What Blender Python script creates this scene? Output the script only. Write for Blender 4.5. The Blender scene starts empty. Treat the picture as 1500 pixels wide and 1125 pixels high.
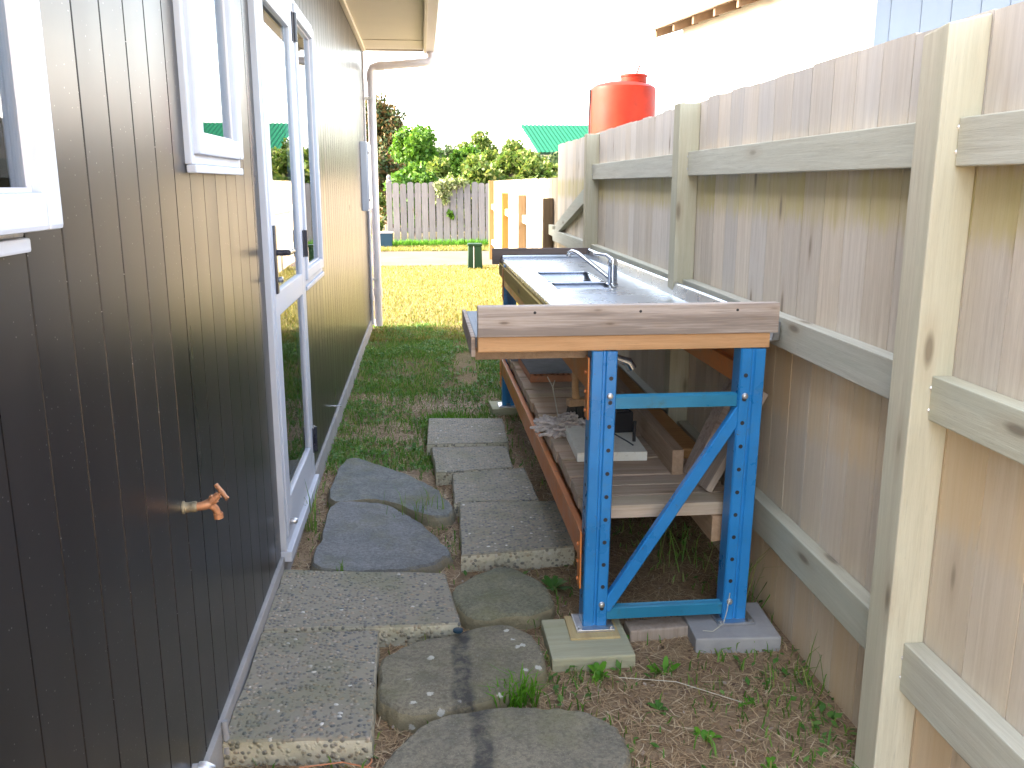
import bpy, bmesh, math, random
import numpy as np
from mathutils import Vector, Matrix, noise
R = math.radians
rng = random.Random(7)
nr = np.random.default_rng(11)
sc = bpy.context.scene
C = sc.collection

# ------------------------------------------------------------------ camera, sky, sun, exposure
cam_d = bpy.data.cameras.new('camera'); cam = bpy.data.objects.new('camera', cam_d); C.objects.link(cam)
cam.location = (0, 0, 1.45)
cam.rotation_euler = (R(90 - 12.68), 0, R(-4.805))
cam_d.sensor_fit = 'HORIZONTAL'; cam_d.sensor_width = 36.0; cam_d.lens = 36.0 * 1300 / 1500
cam_d.clip_start = 0.05; cam_d.clip_end = 2000
sc.camera = cam
SUN_EL, SUN_AZ = 30.0, 273.0            # azimuth clockwise from +Y: from the left, a touch ahead
w = bpy.data.worlds.new('World'); sc.world = w; w.use_nodes = True
wn = w.node_tree.nodes; wl = w.node_tree.links
sky = wn.new('ShaderNodeTexSky'); sky.sky_type = 'NISHITA'; sky.sun_disc = False
sky.sun_elevation = R(SUN_EL); sky.sun_rotation = R(SUN_AZ); sky.air_density = 1.0; sky.dust_density = 3.0; sky.ozone_density = 0.6
bg = wn['Background']; bg.inputs['Strength'].default_value = 0.15
haze_sat = wn.new('ShaderNodeHueSaturation'); haze_sat.inputs['Saturation'].default_value = 0.72      # thin white haze over the whole sky
wl.new(sky.outputs[0], haze_sat.inputs['Color'])
warm = wn.new('ShaderNodeMixRGB'); warm.blend_type = 'MULTIPLY'; warm.inputs[0].default_value = 1.0; warm.inputs[2].default_value = (1.06, 1.0, 0.93, 1)
wl.new(haze_sat.outputs[0], warm.inputs[1]); wl.new(warm.outputs[0], bg.inputs['Color'])
sun_d = bpy.data.lights.new('sun', 'SUN'); sun = bpy.data.objects.new('sun', sun_d); C.objects.link(sun)
sun_d.energy = 2.0; sun_d.angle = R(0.53); sun_d.color = (1.0, 0.93, 0.80)
az, el = R(SUN_AZ), R(SUN_EL)
to_sun = Vector((math.sin(az) * math.cos(el), math.cos(az) * math.cos(el), math.sin(el)))
sun.rotation_euler = to_sun.to_track_quat('Z', 'Y').to_euler()
sc.view_settings.view_transform = 'Standard'; sc.view_settings.look = 'None'
sc.view_settings.gamma = 1.0; sc.view_settings.use_curve_mapping = False
sc.view_settings.exposure = 3.68

# ------------------------------------------------------------------ materials
MATS = {}
class NT:
    def __init__(s, name):
        s.m = bpy.data.materials.new(name); s.m.use_nodes = True
        s.t = s.m.node_tree; s.b = s.t.nodes['Principled BSDF']; s.out = s.t.nodes['Material Output']
        MATS[name] = s.m
    def n(s, ty, **kw):
        x = s.t.nodes.new('ShaderNode' + ty)
        for k, v in kw.items():
            if k.startswith('i_'):
                key = k[2:]; key = int(key) if key.isdigit() else key.replace('_', ' ')
                x.inputs[key].default_value = v
            else: setattr(x, k, v)
        return x
    def l(s, a, b): s.t.links.new(a, b)
    def ramp(s, fac, stops):
        r = s.n('ValToRGB'); e = r.color_ramp.elements
        while len(e) < len(stops): e.new(0.5)
        for k, (p, c) in zip(e, stops):
            k.position = p; k.color = (c if isinstance(c, tuple) else (c, c, c)) + (1,)
        s.l(fac, r.inputs[0]); return r.outputs[0]
    def mix(s, fac, a, b, mode='MIX'):
        x = s.n('MixRGB', blend_type=mode)
        for i, v in ((0, fac), (1, a), (2, b)):
            if isinstance(v, (int, float)): x.inputs[i].default_value = v
            elif isinstance(v, tuple): x.inputs[i].default_value = v + (1,)
            else: s.l(v, x.inputs[i])
        return x.outputs[0]
    def math(s, op, a, b=None, c=None):
        x = s.n('Math', operation=op)
        for i, v in enumerate((a, b, c)):
            if v is None: continue
            if isinstance(v, (int, float)): x.inputs[i].default_value = v
            else: s.l(v, x.inputs[i])
        return x.outputs[0]
    def coords(s, kind='Object', scale=(1, 1, 1), rand=True):
        tc = s.n('TexCoord'); mp = s.n('Mapping'); mp.inputs['Scale'].default_value = scale
        if rand:
            oi = s.n('ObjectInfo'); ml = s.n('VectorMath', operation='ADD')
            cb = s.n('CombineXYZ')
            for i, k in enumerate((37.0, 91.0, 53.0)): s.l(s.math('MULTIPLY', oi.outputs['Random'], k), cb.inputs[i])
            s.l(tc.outputs[kind], ml.inputs[0]); s.l(cb.outputs[0], ml.inputs[1]); s.l(ml.outputs[0], mp.inputs['Vector'])
        else: s.l(tc.outputs[kind], mp.inputs['Vector'])
        return mp.outputs[0]
    def noise(s, vec, scale, detail=4, rough=0.55, dist=0.0):
        x = s.n('TexNoise'); x.inputs['Scale'].default_value = scale; x.inputs['Detail'].default_value = detail
        x.inputs['Roughness'].default_value = rough; x.inputs['Distortion'].default_value = dist
        s.l(vec, x.inputs['Vector']); return x.outputs['Fac']
    def vor(s, vec, scale, feature='F1', out='Distance'):
        x = s.n('TexVoronoi'); x.feature = feature; x.inputs['Scale'].default_value = scale
        s.l(vec, x.inputs['Vector']); return x.outputs[out]
    def bump(s, h, strength=0.3, dist=0.01, normal=None):
        x = s.n('Bump'); x.inputs['Strength'].default_value = strength; x.inputs['Distance'].default_value = dist
        s.l(h, x.inputs['Height'])
        if normal is not None: s.l(normal, x.inputs['Normal'])
        s.l(x.outputs[0], s.b.inputs['Normal']); return x.outputs[0]
    def col(s, c):
        if isinstance(c, tuple): s.b.inputs['Base Color'].default_value = c + (1,)
        else: s.l(c, s.b.inputs['Base Color'])
    def set(s, **kw):
        for k, v in kw.items():
            k = k.replace('_', ' ')
            i = s.b.inputs[k]
            if isinstance(v, (int, float)): i.default_value = v
            else: s.l(v, i)

def wood(name, light, dark, axis='z', algae=None, stain=None, rough=0.8, knots=True, grainamt=0.75, kd=1.0, patch=0.0):
    """sawn weathered timber, grain along `axis` of the object; stain: list of (z0, z1, colour, amount) in world height"""
    s = NT(name)
    st = {'x': (1.6, 40, 40), 'y': (40, 1.6, 40), 'z': (40, 40, 1.6)}[axis]
    v = s.coords('Object', st)
    vs = s.coords('Object', tuple(k * 0.16 for k in st))
    g = s.noise(v, 1.6, 6, 0.65, 0.6)
    g2 = s.noise(v, 7.0, 4, 0.7, 0.4)
    big = s.noise(vs, 1.2, 3, 0.5)
    f = s.math('ADD', s.math('MULTIPLY', g, 0.6), s.math('MULTIPLY', g2, 0.4))
    c = s.mix(s.ramp(f, [(0.38, 0.0), (0.60, 1.0)]), dark, light)
    c = s.mix(s.ramp(g2, [(0.56, 0.0), (0.68, 0.5)]), c, tuple(k * 0.55 for k in dark))
    c = s.mix(grainamt, light, c)
    oi = s.n('ObjectInfo')
    hsv = s.n('HueSaturation'); s.l(c, hsv.inputs['Color'])
    s.l(s.math('ADD', s.math('MULTIPLY', oi.outputs['Random'], 0.24), 0.88), hsv.inputs['Value'])
    s.l(s.math('ADD', s.math('MULTIPLY', s.math('FRACT', s.math('MULTIPLY', oi.outputs['Random'], 17.3)), 0.45), 0.85), hsv.inputs['Saturation'])
    c = hsv.outputs[0]
    if algae:
        c = s.mix(s.ramp(big, [(0.48, 0.0), (0.75, 0.65)]), c, algae)
    geo = s.n('NewGeometry')
    if stain:
        sp = s.n('SeparateXYZ'); s.l(geo.outputs['Position'], sp.inputs[0])
        zz = s.math('ADD', sp.outputs[2], s.math('MULTIPLY', s.math('SUBTRACT', s.noise(v, 0.9, 2), 0.5), 0.10))
        for z0, z1, cc, am in stain:
            up = s.n('MapRange', interpolation_type='SMOOTHSTEP'); up.inputs[1].default_value = z0 - 0.03; up.inputs[2].default_value = z0 + 0.04
            dn = s.n('MapRange', interpolation_type='SMOOTHSTEP'); dn.inputs[1].default_value = z1 + 0.03; dn.inputs[2].default_value = z1 - 0.03
            s.l(zz, up.inputs[0]); s.l(zz, dn.inputs[0])
            c = s.mix(s.math('MULTIPLY', s.math('MULTIPLY', up.outputs[0], dn.outputs[0]), s.math('MULTIPLY', s.ramp(big, [(0.25, 0.35), (0.65, 1.0)]), am)), c, s.mix(0.85, c, cc))
    if patch:
        c = s.mix(s.ramp(s.noise(vs, 3.0, 5, 0.7), [(0.5, 0.0), (0.62, patch)]), c, tuple(k * 0.7 for k in dark))
    if knots:
        kv = s.coords('Object', {'x': (2.2, 8, 8), 'y': (8, 2.2, 8), 'z': (8, 8, 2.2)}[axis])
        d = s.vor(kv, kd)
        c = s.mix(s.ramp(d, [(0.05, 0.8), (0.11, 0.0)]), c, tuple(k * 0.38 for k in dark))
        c = s.mix(s.ramp(d, [(0.10, 0.22), (0.24, 0.0)]), c, (0.30, 0.19, 0.10))
    s.col(c); s.set(Roughness=rough); s.b.inputs['Specular IOR Level'].default_value = 0.25
    s.bump(f, 0.35, 0.004)
    return s.m

HONEY = (0.46, 0.30, 0.13); GREENISH = (0.36, 0.35, 0.14)
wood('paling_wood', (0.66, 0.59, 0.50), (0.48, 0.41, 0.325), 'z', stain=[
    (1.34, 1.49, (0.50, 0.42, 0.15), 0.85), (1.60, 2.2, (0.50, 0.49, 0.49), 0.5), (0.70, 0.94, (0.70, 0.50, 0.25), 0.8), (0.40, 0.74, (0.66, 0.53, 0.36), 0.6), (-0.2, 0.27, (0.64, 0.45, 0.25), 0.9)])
wood('low_paling_wood', (0.44, 0.37, 0.27), (0.30, 0.24, 0.165), 'z')
wood('low_post_wood', (0.25, 0.165, 0.085), (0.16, 0.10, 0.05), 'z')
wood('post_wood', (0.60, 0.555, 0.43), (0.45, 0.40, 0.29), 'z', algae=(0.49, 0.49, 0.36))
wood('rail_wood', (0.55, 0.54, 0.45), (0.41, 0.39, 0.31), 'y', algae=(0.46, 0.50, 0.42))
wood('old_board', (0.56, 0.475, 0.415), (0.33, 0.26, 0.215), 'x', kd=2.4, patch=0.8)
wood('red_timber', (0.56, 0.33, 0.17), (0.38, 0.20, 0.09), 'x')
wood('bearer_wood', (0.46, 0.31, 0.20), (0.30, 0.19, 0.11), 'y')
wood('yellow_timber', (0.55, 0.42, 0.18), (0.44, 0.31, 0.12), 'y')
wood('slat_wood', (0.50, 0.38, 0.295), (0.29, 0.205, 0.145), 'x', algae=(0.30, 0.28, 0.16))
wood('dark_board', (0.20, 0.15, 0.125), (0.12, 0.09, 0.075), 'x')
wood('grey_board', (0.40, 0.34, 0.29), (0.26, 0.21, 0.17), 'z')
wood('platform_wood', (0.36, 0.38, 0.40), (0.24, 0.25, 0.26), 'y', knots=False)
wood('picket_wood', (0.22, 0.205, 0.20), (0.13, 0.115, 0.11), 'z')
wood('pad_wood', (0.40, 0.39, 0.29), (0.29, 0.28, 0.20), 'x', algae=(0.30, 0.33, 0.18), knots=False)

def paint(name, c, rough=0.45, var=0.12, nscale=9, spec=0.5, bump=0.05, metal=0.0, dirt=None, chips=None):
    s = NT(name); v = s.coords('Object')
    n1 = s.noise(v, nscale, 5, 0.6)
    cc = s.mix(s.ramp(n1, [(0.3, 0.0), (0.7, 1.0)]), tuple(k * (1 - var) for k in c), tuple(min(1, k * (1 + var)) for k in c))
    if dirt:
        n2 = s.noise(v, nscale * 2.7, 6, 0.7)
        cc = s.mix(s.ramp(n2, [(0.56, 0.0), (0.72, 0.7)]), cc, dirt)
    if chips:
        n3 = s.noise(v, 38, 6, 0.75, 0.5); n4 = s.noise(v, 5, 3)
        cc = s.mix(s.math('MULTIPLY', s.ramp(n3, [(0.635, 0.0), (0.665, 1.0)]), s.ramp(n4, [(0.42, 0.1), (0.6, 1.0)])), cc, chips)
    s.col(cc); s.set(Roughness=s.ramp(n1, [(0.3, max(0, rough - 0.08)), (0.7, min(1, rough + 0.1))]), Metallic=metal)
    s.b.inputs['Specular IOR Level'].default_value = spec
    if bump: s.bump(s.noise(v, nscale * 12, 3), bump, 0.002)
    return s.m

def cladding():
    s = NT('cladding_paint'); v = s.coords('Object')
    vv = s.coords('Object', (1, 1, 0.25))
    n1 = s.noise(vv, 3.0, 4); fine = s.noise(v, 420, 2, 0.5)
    c = s.mix(s.ramp(n1, [(0.35, 0.0), (0.7, 1.0)]), (0.010, 0.0095, 0.011), (0.020, 0.018, 0.019))
    sp = s.vor(v, 60); sp2 = s.vor(v, 130)
    c = s.mix(s.ramp(sp, [(0.05, 0.8), (0.085, 0.0)]), c, (0.35, 0.34, 0.34))
    geo = s.n('NewGeometry'); xyz = s.n('SeparateXYZ'); s.l(geo.outputs['Position'], xyz.inputs[0])
    low_ = s.n('MapRange'); low_.inputs[1].default_value = 0.75; low_.inputs[2].default_value = 0.12; s.l(xyz.outputs[2], low_.inputs[0])
    mud = s.math('MULTIPLY', s.math('MULTIPLY', low_.outputs[0], s.ramp(s.noise(v, 7, 6, 0.75), [(0.45, 0.0), (0.75, 1.0)])), 0.5)
    c = s.mix(mud, c, (0.075, 0.065, 0.055))
    c = s.mix(s.math('MULTIPLY', s.ramp(sp2, [(0.10, 0.8), (0.15, 0.0)]), s.math('MULTIPLY', low_.outputs[0], s.ramp(s.noise(v, 5, 3), [(0.4, 0.0), (0.6, 1.0)]))), c, (0.30, 0.28, 0.26))
    s.col(c); s.set(Roughness=s.ramp(n1, [(0.3, 0.27), (0.7, 0.35)]))
    s.b.inputs['Specular IOR Level'].default_value = 0.42
    s.bump(s.noise(v, 9, 2), 0.04, 0.004)
cladding()
paint('window_paint', (0.50, 0.52, 0.58), 0.4, 0.05, 6, bump=0.02, spec=0.25)
paint('pipe_paint', (0.62, 0.58, 0.60), 0.38, 0.05, 5, bump=0.02)
paint('soffit_paint', (0.60, 0.55, 0.46), 0.6, 0.05, 3, bump=0.05)
paint('rubber_black', (0.02, 0.02, 0.025), 0.5, 0.1, 12)
paint('handle_black', (0.025, 0.027, 0.04), 0.3, 0.1, 12)
paint('roof_paint', (0.16, 0.16, 0.17), 0.5, 0.1, 3)
paint('room_paint', (0.42, 0.40, 0.37), 0.8, 0.05, 3)
paint('meter_grey', (0.48, 0.49, 0.55), 0.4, 0.05, 6)
paint('rack_blue', (0.020, 0.20, 0.50), 0.30, 0.12, 7, dirt=(0.05, 0.19, 0.38), bump=0.04, chips=(0.13, 0.085, 0.06))
paint('rack_teal', (0.02, 0.19, 0.33), 0.33, 0.15, 7, dirt=(0.05, 0.12, 0.12), bump=0.04, chips=(0.13, 0.085, 0.06))
paint('rack_orange', (0.58, 0.18, 0.04), 0.38, 0.12, 8, dirt=(0.35, 0.16, 0.09), bump=0.04, chips=(0.13, 0.085, 0.06))
paint('black_plastic', (0.018, 0.018, 0.022), 0.4, 0.1, 12)
paint('white_foam', (0.76, 0.74, 0.66), 0.7, 0.05, 20, dirt=(0.55, 0.50, 0.40))
paint('brass', (0.46, 0.21, 0.105), 0.5, 0.25, 30, metal=0.35, bump=0.1, dirt=(0.30, 0.20, 0.10))
paint('brass_old', (0.36, 0.30, 0.20), 0.5, 0.2, 40, metal=0.6, bump=0.1)
paint('chrome', (0.72, 0.73, 0.75), 0.12, 0.02, 10, metal=1.0, bump=0)
paint('bolt_steel', (0.55, 0.55, 0.57), 0.35, 0.1, 30, metal=0.9)
paint('tank_red', (0.20, 0.014, 0.005), 0.5, 0.25, 4, spec=0.12, bump=0.03)
paint('box_green', (0.006, 0.028, 0.013), 0.6, 0.12, 5, spec=0.2)
paint('bin_blue', (0.018, 0.045, 0.07), 0.6, 0.12, 5, spec=0.2)
paint('white_wall', (0.78, 0.78, 0.77), 0.6, 0.03, 3)
paint('white_wall_shaded', (0.21, 0.26, 0.33), 0.6, 0.04, 3)  # shaded end of the white house, blue sky-lit shade put into the colour
paint('green_roof', (0.007, 0.085, 0.042), 0.6, 0.1, 3, spec=0.1)
paint('eave_timber', (0.13, 0.075, 0.035), 0.7, 0.2, 8)
paint('yarn', (0.55, 0.48, 0.44), 0.9, 0.25, 40)
paint('bristle', (0.05, 0.045, 0.04), 0.8, 0.2, 30)
paint('terracotta', (0.48, 0.20, 0.10), 0.8, 0.15, 12, dirt=(0.30, 0.20, 0.15))
paint('grey_paver', (0.19, 0.19, 0.21), 0.85, 0.2, 14)
paint('bark', (0.12, 0.085, 0.06), 0.9, 0.3, 12, bump=0.4)
paint('twine', (0.55, 0.52, 0.42), 0.8, 0.1, 30)
paint('conduit_grey', (0.30, 0.30, 0.31), 0.5, 0.1, 20)

def steel():
    s = NT('sink_steel'); v = s.coords('Object', (60, 1.0, 60), rand=False); v2 = s.coords('Object', rand=False)
    n1 = s.noise(v, 4, 4); n2 = s.noise(v2, 5, 5, 0.65)
    s.col(s.mix(s.ramp(n2, [(0.4, 0.0), (0.75, 1.0)]), (0.46, 0.49, 0.54), (0.41, 0.43, 0.46)))
    s.set(Metallic=1.0, Roughness=s.ramp(n2, [(0.3, 0.24), (0.7, 0.32)])); s.bump(n1, 0.05, 0.001)
steel()

def concrete():
    s = NT('foundation_concrete'); v = s.coords('Object', rand=False)
    n1 = s.noise(v, 6, 6, 0.65); n2 = s.noise(v, 90, 3)
    s.col(s.mix(s.ramp(n1, [(0.35, 0.0), (0.7, 1.0)]), (0.27, 0.265, 0.27), (0.38, 0.365, 0.35)))
    s.set(Roughness=0.9); s.bump(n2, 0.3, 0.003)
concrete()

def aggregate():
    s = NT('exposed_aggregate'); v = s.coords('Object')
    vn = s.n('VectorMath', operation='ADD'); nz = s.n('TexNoise'); nz.inputs['Scale'].default_value = 30; s.l(v, nz.inputs['Vector'])
    sc_ = s.n('VectorMath', operation='SCALE'); sc_.inputs['Scale'].default_value = 0.012; s.l(nz.outputs['Color'], sc_.inputs[0])
    s.l(v, vn.inputs[0]); s.l(sc_.outputs[0], vn.inputs[1]); vv = vn.outputs[0]
    cell = s.n('TexVoronoi'); cell.inputs['Scale'].default_value = 72; s.l(vv, cell.inputs['Vector'])
    sep = s.n('SeparateColor'); s.l(cell.outputs['Color'], sep.inputs[0])
    peb = s.ramp(sep.outputs[0], [(0.0, (0.105, 0.112, 0.118)), (0.35, (0.19, 0.178, 0.152)), (0.62, (0.25, 0.22, 0.178)), (0.85, (0.34, 0.265, 0.185)), (0.985, (0.37, 0.335, 0.285)), (1.0, (0.70, 0.67, 0.62))])
    mort = s.mix(s.noise(v, 18, 4), (0.21, 0.19, 0.145), (0.29, 0.262, 0.205))
    d = cell.outputs['Distance']
    present = s.math('GREATER_THAN', sep.outputs[1], 0.10)
    f = s.math('MULTIPLY', s.ramp(d, [(0.42, 1.0), (0.56, 0.0)]), present)
    c = s.mix(f, mort, peb)
    geo = s.n('NewGeometry'); sp = s.n('SeparateXYZ'); s.l(geo.outputs['True Normal'], sp.inputs[0])
    side = s.ramp(sp.outputs[2], [(0.35, 1.0), (0.7, 0.0)])
    cem = s.mix(s.noise(v, 26, 5, 0.7), (0.40, 0.37, 0.26), (0.56, 0.52, 0.42))
    sidec = s.mix(s.math('MULTIPLY', f, s.ramp(sep.outputs[2], [(0.35, 0.0), (0.6, 0.8)])), cem, peb)
    c = s.mix(side, c, sidec)
    moss = s.ramp(s.noise(v, 4.5, 5, 0.65), [(0.48, 0.0), (0.68, 0.55)])
    c = s.mix(moss, c, (0.145, 0.150, 0.075))
    s.col(c); s.set(Roughness=0.75)
    s.bump(s.math('ADD', s.math('MULTIPLY', f, s.ramp(d, [(0.0, 1.0), (0.56, 0.0)])), s.noise(v, 22, 4)), 0.9, 0.006)
aggregate()

def rock(name, a, b, lichen=0.0, moss=0.5, streak=0.0, off=0.0):
    s = NT(name); v = s.coords('Object')
    n1 = s.noise(v, 9, 9, 0.74, 0.4); n2 = s.noise(v, 85, 5, 0.7)
    c = s.mix(s.ramp(n1, [(0.38, 0.0), (0.62, 1.0)]), a, b)
    c = s.mix(s.math('MULTIPLY', s.ramp(n2, [(0.42, 0.0), (0.62, 1.0)]), 0.55), c, tuple(k * 0.5 for k in a))
    c = s.mix(s.ramp(s.vor(v, 130), [(0.10, 0.5), (0.2, 0.0)]), c, tuple(min(1, k * 1.7) for k in b))
    c = s.mix(s.ramp(s.noise(v, 3.4, 6, 0.7), [(0.50, 0.0), (0.68, moss)]), c, (0.19, 0.185, 0.085))
    geo = s.n('NewGeometry'); sp = s.n('SeparateXYZ'); s.l(geo.outputs['True Normal'], sp.inputs[0])
    c = s.mix(s.ramp(sp.outputs[2], [(0.3, 0.7), (0.75, 0.0)]), c, s.mix(n1, (0.26, 0.21, 0.12), (0.38, 0.33, 0.20)))
    if lichen:
        vo = s.n('TexVoronoi'); vo.inputs['Scale'].default_value = 19; vo.inputs['Randomness'].default_value = 1.0; s.l(v, vo.inputs['Vector'])
        area = s.ramp(s.noise(v, 4.0, 2), [(0.555, 0.0), (0.585, 1.0)])
        spt = s.math('MULTIPLY', s.ramp(s.math('ADD', vo.outputs['Distance'], s.math('MULTIPLY', s.math('SUBTRACT', n2, 0.5), 0.42)), [(0.17, 1.0), (0.21, 0.0)]), area)
        c = s.mix(s.math('MULTIPLY', spt, lichen), c, (0.62, 0.61, 0.55))
    if streak:
        tc = s.n('TexCoord'); sp2 = s.n('SeparateXYZ'); s.l(tc.outputs['Object'], sp2.inputs[0])
        xx = s.math('ABSOLUTE', s.math('ADD', s.math('ADD', sp2.outputs[0], off), s.math('MULTIPLY', s.math('SUBTRACT', s.noise(v, 12, 3), 0.5), 0.05)))
        k = s.math('MULTIPLY', s.ramp(xx, [(0.018, streak), (0.034, 0.0)]), s.ramp(s.noise(v, 16, 5, 0.7), [(0.36, 0.15), (0.55, 1.0)]))
        c = s.mix(k, c, (0.035, 0.036, 0.04))
    s.col(c); s.set(Roughness=0.85)
    s.bump(s.math('ADD', s.math('MULTIPLY', n1, 1.0), s.math('MULTIPLY', n2, 0.35)), 0.9, 0.022)
rock('slate_rock', (0.165, 0.172, 0.178), (0.26, 0.266, 0.27), moss=0.4)
rock('slate_rock_mossy', (0.16, 0.175, 0.175), (0.25, 0.26, 0.245), moss=0.6)
rock('brown_rock', (0.20, 0.18, 0.135), (0.32, 0.285, 0.205), lichen=0.95, moss=0.5, streak=0.85)
rock('brown_rock_plain', (0.20, 0.185, 0.145), (0.33, 0.295, 0.22), lichen=0.0, moss=0.5, streak=0.8, off=0.085)
rock('green_rock', (0.19, 0.19, 0.13), (0.30, 0.285, 0.195), moss=0.7)

def ground_mat():
    s = NT('soil'); v = s.coords('Object', rand=False)
    n0 = s.noise(v, 0.9, 4, 0.6); n1 = s.noise(v, 5, 7, 0.7); n2 = s.noise(v, 60, 5, 0.7); n3 = s.noise(v, 240, 3, 0.6)
    soil = s.mix(s.ramp(n1, [(0.3, 0.0), (0.7, 1.0)]), (0.16, 0.10, 0.064), (0.33, 0.235, 0.15))
    soil = s.mix(s.math('MULTIPLY', s.ramp(n2, [(0.42, 0.0), (0.62, 1.0)]), 0.6), soil, (0.46, 0.34, 0.205))
    soil = s.mix(s.math('MULTIPLY', s.ramp(n3, [(0.55, 0.0), (0.7, 1.0)]), 0.5), soil, (0.05, 0.033, 0.022))
    geo = s.n('NewGeometry'); sp = s.n('SeparateXYZ'); s.l(geo.outputs['Position'], sp.inputs[0])
    far = s.n('MapRange'); far.inputs[1].default_value = 4.6; far.inputs[2].default_value = 8.5; s.l(sp.outputs[1], far.inputs[0])
    lawn = s.mix(s.ramp(n2, [(0.3, 0.0), (0.7, 1.0)]), (0.075, 0.07, 0.022), (0.17, 0.135, 0.045))
    c = s.mix(s.math('MULTIPLY', far.outputs[0], s.ramp(n1, [(0.3, 0.55), (0.6, 1.0)])), soil, lawn)
    s.col(c); s.set(Roughness=0.95); s.b.inputs['Specular IOR Level'].default_value = 0.15
    s.bump(s.math('ADD', n2, s.math('MULTIPLY', n3, 0.5)), 0.7, 0.012)
ground_mat()

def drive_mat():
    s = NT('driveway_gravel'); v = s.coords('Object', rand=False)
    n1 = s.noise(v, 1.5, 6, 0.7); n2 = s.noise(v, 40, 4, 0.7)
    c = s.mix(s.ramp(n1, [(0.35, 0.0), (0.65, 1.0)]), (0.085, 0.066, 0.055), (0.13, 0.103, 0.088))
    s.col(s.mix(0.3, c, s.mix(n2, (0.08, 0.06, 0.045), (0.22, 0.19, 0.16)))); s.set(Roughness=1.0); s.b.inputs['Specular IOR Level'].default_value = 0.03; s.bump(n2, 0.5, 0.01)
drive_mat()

def leafmat(name, stops, trans=0.35, rough=0.55, backside=True):
    s = NT(name); geo = s.n('NewGeometry')
    c = s.ramp(geo.outputs['Random Per Island'], stops)
    s.col(c); s.set(Roughness=rough); s.b.inputs['Specular IOR Level'].default_value = 0.3
    tr = s.n('BsdfTranslucent'); s.l(s.mix(0.0, c, (1, 1, 1)), tr.inputs['Color'])
    mx = s.n('MixShader'); mx.inputs[0].default_value = trans
    s.l(s.b.outputs[0], mx.inputs[1]); s.l(tr.outputs[0], mx.inputs[2]); s.l(mx.outputs[0], s.out.inputs['Surface'])
leafmat('grass_green', [(0.0, (0.075, 0.18, 0.022)), (0.5, (0.125, 0.27, 0.035)), (0.85, (0.20, 0.31, 0.055)), (1.0, (0.36, 0.30, 0.12))])
leafmat('weed_green', [(0.0, (0.065, 0.17, 0.03)), (0.6, (0.11, 0.25, 0.045)), (1.0, (0.19, 0.32, 0.08))])
leafmat('bright_grass', [(0.0, (0.08, 0.24, 0.015)), (1.0, (0.16, 0.38, 0.03))])
leafmat('straw', [(0.0, (0.27, 0.17, 0.095)), (0.5, (0.46, 0.32, 0.18)), (0.85, (0.56, 0.42, 0.25)), (1.0, (0.70, 0.58, 0.40))], 0.15)
leafmat('dead_leaf', [(0.0, (0.10, 0.055, 0.035)), (0.7, (0.22, 0.13, 0.085)), (1.0, (0.45, 0.38, 0.31))], 0.1)
leafmat('lawn_dry', [(0.0, (0.09, 0.11, 0.015)), (0.4, (0.185, 0.18, 0.035)), (0.8, (0.27, 0.23, 0.06)), (1.0, (0.34, 0.30, 0.11))])
leafmat('leaf_bright', [(0.0, (0.04, 0.11, 0.010)), (0.6, (0.075, 0.17, 0.012)), (1.0, (0.12, 0.21, 0.025))], 0.45)
leafmat('leaf_olive', [(0.0, (0.05, 0.10, 0.012)), (0.5, (0.10, 0.155, 0.02)), (0.85, (0.17, 0.20, 0.035)), (1.0, (0.26, 0.25, 0.08))], 0.4)
leafmat('leaf_russet', [(0.0, (0.03, 0.055, 0.018)), (0.45, (0.06, 0.08, 0.02)), (0.7, (0.12, 0.08, 0.025)), (1.0, (0.17, 0.09, 0.03))], 0.3)
leafmat('leaf_dark', [(0.0, (0.03, 0.06, 0.02)), (0.7, (0.06, 0.10, 0.03)), (1.0, (0.12, 0.15, 0.05))], 0.3)
leafmat('leaf_variegated', [(0.0, (0.10, 0.15, 0.04)), (0.5, (0.20, 0.24, 0.08)), (1.0, (0.50, 0.48, 0.28))], 0.35)

def glass():
    s = NT('window_glass')
    s.t.nodes.remove(s.b)
    fr = s.n('Fresnel'); fr.inputs['IOR'].default_value = 1.75
    gl = s.n('BsdfGlossy'); gl.inputs['Roughness'].default_value = 0.006; gl.inputs['Color'].default_value = (0.93, 0.96, 1.0, 1)
    tr = s.n('BsdfTransparent'); tr.inputs['Color'].default_value = (0.72, 0.78, 0.80, 1)
    mx = s.n('MixShader'); s.l(fr.outputs[0], mx.inputs[0]); s.l(tr.outputs[0], mx.inputs[1]); s.l(gl.outputs[0], mx.inputs[2])
    s.l(mx.outputs[0], s.out.inputs['Surface'])
glass()

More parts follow.
